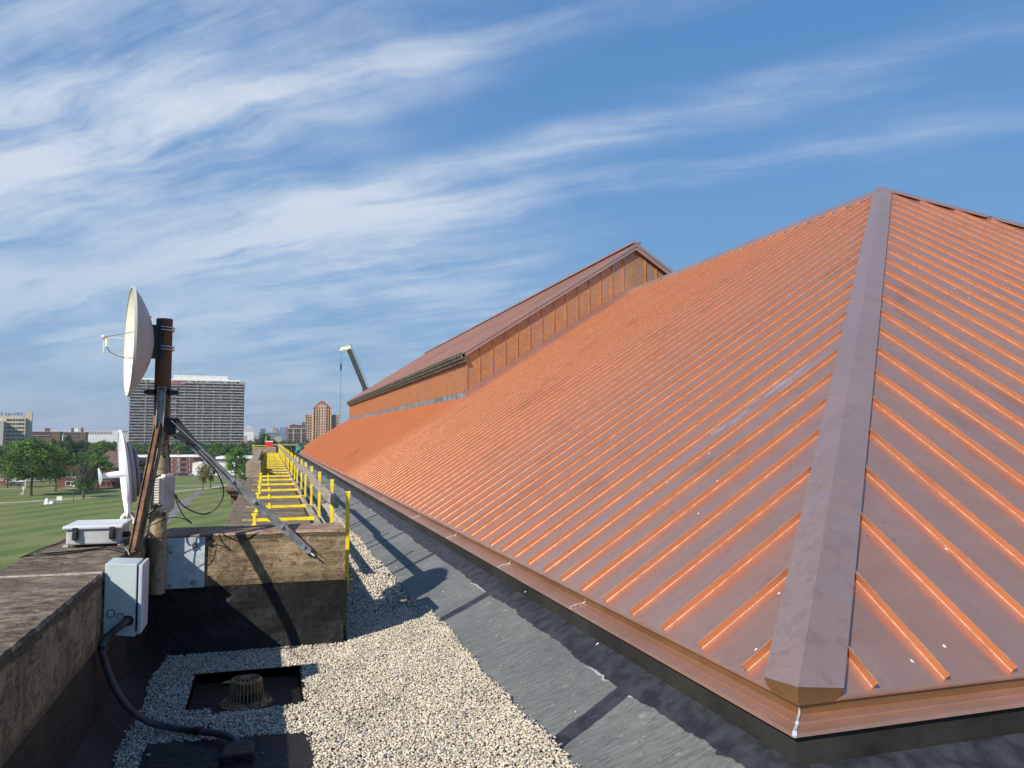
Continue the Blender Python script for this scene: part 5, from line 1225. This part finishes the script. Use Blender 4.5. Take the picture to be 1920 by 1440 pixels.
def trunk_mesh(seed, bare=False, shape='round'):
    rs = random.Random(seed); b = MB()
    b.tube([(0,0,0),(.004,.003,.15),(-.008,.004,.32),(.006,-.006,.55),(0,0,.8 if shape == 'tall' else .72)], .021, 8, 3)
    # taper
    vs = [Vector(v) for v in b.v]
    b.v = [tuple(((v.x)*(1.25-1.1*min(v.z/.8,1)), v.y*(1.25-1.1*min(v.z/.8,1)), v.z)) for v in vs]
    for k in range(11 if not bare else 26):
        z = rs.uniform(.26,.62); a_ = rs.uniform(0,6.28); L_ = rs.uniform(.16,.32); up = rs.uniform(.10,.28)
        p0 = (0,0,z); p1 = (math.cos(a_)*L_*.5, math.sin(a_)*L_*.5, z+up*.6); p2 = (math.cos(a_)*L_, math.sin(a_)*L_, z+up*1.1)
        b.tube([p0,p1,p2], .0065, 5, 2)
        if bare:
            for _ in range(3): q0 = Vector(p1).lerp(Vector(p2), rs.random()); b.tube([q0, q0+Vector((rs.uniform(-.08,.08), rs.uniform(-.08,.08), rs.uniform(.03,.12)))], .003, 4, 0)
    o = b.build('trunk', MT['bark'], loc=1); me = o.data; bpy.data.objects.remove(o); return me
VAR = {}
def variant(key, seed, **k):
    V_, F_, C_ = crown_np(seed, **k); VAR[key] = (npmesh('crown', V_, F_, C_, MT['leaf']), trunk_mesh(seed, key == 'bare', k.get('shape','round')))
variant('big', 11, nclump=75, per=110, leaf=.030, col=(.075,.135,.028))
variant('mid', 12, nclump=46, per=90, leaf=.040, col=(.065,.125,.026))
variant('dark', 13, nclump=46, per=90, leaf=.040, col=(.038,.078,.028))
variant('bright', 14, nclump=50, per=95, leaf=.040, col=(.085,.175,.028))
variant('tall', 15, nclump=44, per=90, leaf=.040, col=(.034,.070,.034), shape='tall')
variant('autumn', 16, nclump=34, per=70, leaf=.042, col=(.12,.105,.035))
variant('bare', 17, nclump=9, per=60, leaf=.04, col=(.09,.10,.05))
variant('olive', 18, nclump=42, per=85, leaf=.042, col=(.085,.115,.035))
def tree(kind, px, D, top, wpx, label, base=None, rz=None, group=None, nm='tree'):
    if base is not None: D = (H-GZ)*F/(base-818)
    p = place(px, D); h_ = ZY(top, D)-GZ; w_ = m(wpx, D)/.86
    T = thing(nm, p, label, 'tree', group); T.scale = (w_, w_, h_); T.rotation_euler.z = random.uniform(0, 6.28) if rz is None else rz
    for part_, me in zip(('crown','trunk'), VAR[kind]):
        o = bpy.data.objects.new(part_, me); sc.collection.objects.link(o); o.parent = T
        if part_ == 'trunk': o.scale = (h_/w_*.9, h_/w_*.9, 1)
    return T
tree('big', 63, 0, 820, 108, 'largest leafy green tree standing on the lawn at left', base=929)
tree('big', 108, 0, 838, 70, 'broad green tree just right of the largest lawn tree', base=921)
tree('olive', 18, 0, 846, 46, 'olive green tree low at the left edge of the lawn', base=915)
tree('bare', 160, 0, 858, 52, 'half bare grey branched tree on the lawn with green growth low down', base=934)
tree('bright', 163, 0, 886, 44, 'bushy bright green growth around the half bare tree', base=932)
tree('mid', 187, 0, 850, 52, 'leafy tree behind the half bare one in front of the brown roofed house', base=917)
tree('tall', 125, 372, 815, 50, 'tall dark blue green tree behind the gabled brick house')
tree('olive', 178, 420, 832, 40, 'olive green tree left of the brown roofed house chimney')
tree('autumn', 383, 0, 866, 26, 'thin yellowing tree left of its twin before the white warehouse', base=917)
tree('autumn', 397, 0, 862, 26, 'thin yellowing tree right of its twin before the white warehouse', base=915, rz=2.)
tree('bright', 444, 0, 834, 42, 'bright green tree close left of the long parapet', base=908)
tree('mid', 461, 0, 868, 22, 'smaller green tree low beside the parapet ledge', base=918)
tree('dark', 497, 440, 807, 40, 'dark rounded tree standing tallest above the far end of the parapet')
tree('dark', 44, 350, 838, 50, 'dark tree behind the left side of the largest lawn tree')
tree('dark', 12, 330, 834, 36, 'dark tree at the left edge beside the pale utility pole')
tree('olive', 262, 350, 868, 24, 'small olive tree just behind the left mast brace')
tree('mid', 150, 330, 846, 34, 'green tree right behind the gable of the brick house')
tree('dark', 228, 330, 872, 30, 'dark tree beside the brick annex behind the small dish')
tree('mid', 97, 320, 850, 44, 'green tree between the largest lawn tree and the brick house')
tree('dark', 352, 460, 828, 40, 'dark tree over the flats roof left of the right brace')
tree('olive', 290, 455, 829, 44, 'olive tree over the flats roof behind the mast')
tree('mid', 410, 450, 828, 40, 'green tree over the warehouse roof right of the brace')
tree('dark', 545, 420, 822, 36, 'dark tree below the brick apartment block')
for kd, px, D, top, wpx, lab in (('dark',72,385,824,46,'dark tree whose top shows just above the largest lawn tree'),('mid',30,400,826,44,'green tree under the yellow high rise'),('olive',100,410,822,44,'olive tree below the long brown brick building'),('dark',150,425,820,42,'dark tree below the two chimneys on the skyline'),('mid',196,405,824,40,'green tree rising left of the red house chimney'),('dark',222,415,828,38,'dark tree right of the red house chimney'),('olive',248,430,830,36,'olive tree at the left foot of the grey apartment slab'),('dark',168,330,848,36,'dark tree close behind the half bare tree'),('mid',6,370,832,36,'green tree at the very left edge below the yellow high rise'),('dark',118,345,838,40,'dark tree over the roof ridge of the gabled brick house')):
    tree(kd, px, D, top, wpx, lab)
# everything farther reads as one wood
g = np.random.default_rng(5); Vs = []; Fs = []; Cs = []; off = 0
base_ = [crown_np(s_, 14, 24, .10, c_) for s_, c_ in ((31,(.050,.095,.026)),(32,(.036,.072,.026)),(33,(.070,.105,.030)),(34,(.042,.085,.024)))]
for i in range(860):
    D = 455*math.exp(g.uniform(0, 1.25)); px = g.uniform(-260, 650); h_ = g.uniform(12, 17.6); w_ = g.uniform(9, 16)
    if D > 700: h_ = min(h_, 15.5)
    if px < 260: h_ = g.uniform(.86, 1.02)*min(19.2-6.*D/F, 18.6); w_ *= 1.15
    if (D < 500 and 240 < px < 470): D = 500+g.uniform(0,120)
    p = place(px, D); V_, F_, C_ = base_[i % 4]; a = g.uniform(0, 6.28)
    X_ = V_[:,0]*math.cos(a)-V_[:,1]*math.sin(a); Y_ = V_[:,0]*math.sin(a)+V_[:,1]*math.cos(a)
    Vs.append(np.stack([X_*w_+p.x, Y_*w_+p.y, V_[:,2]*h_+GZ-1.5], 1)); Fs.append(F_+off); Cs.append(np.clip(C_*g.uniform(.8,1.2), 0, 1)); off += len(V_)
o = bpy.data.objects.new('woodland', npmesh('woodland', np.concatenate(Vs), np.concatenate(Fs), np.concatenate(Cs), MT['leaf'])); sc.collection.objects.link(o)
tag(o, 'far off canopy of town trees reaching to the skyline', 'trees', kind='stuff')

# ------------------------------------------------------------------ haze
b = MB(); b.box(-9300, 9300, -9300, 9300, GZ-1.2, 190)
hm = bpy.data.materials.new('haze_air'); hm.use_nodes = True; q = NT(hm.node_tree); q.n.clear()
pv = q.node('ShaderNodeVolumePrincipled'); pv.inputs['Color'].default_value = (.80,.88,1,1); pv.inputs['Density'].default_value = .00011; pv.inputs['Anisotropy'].default_value = .2
q.l.new(pv.outputs[0], q.node('ShaderNodeOutputMaterial').inputs['Volume'])
HAZE = tag(b.build('haze', hm), 'thin pale summer haze over the town', 'haze', kind='stuff')
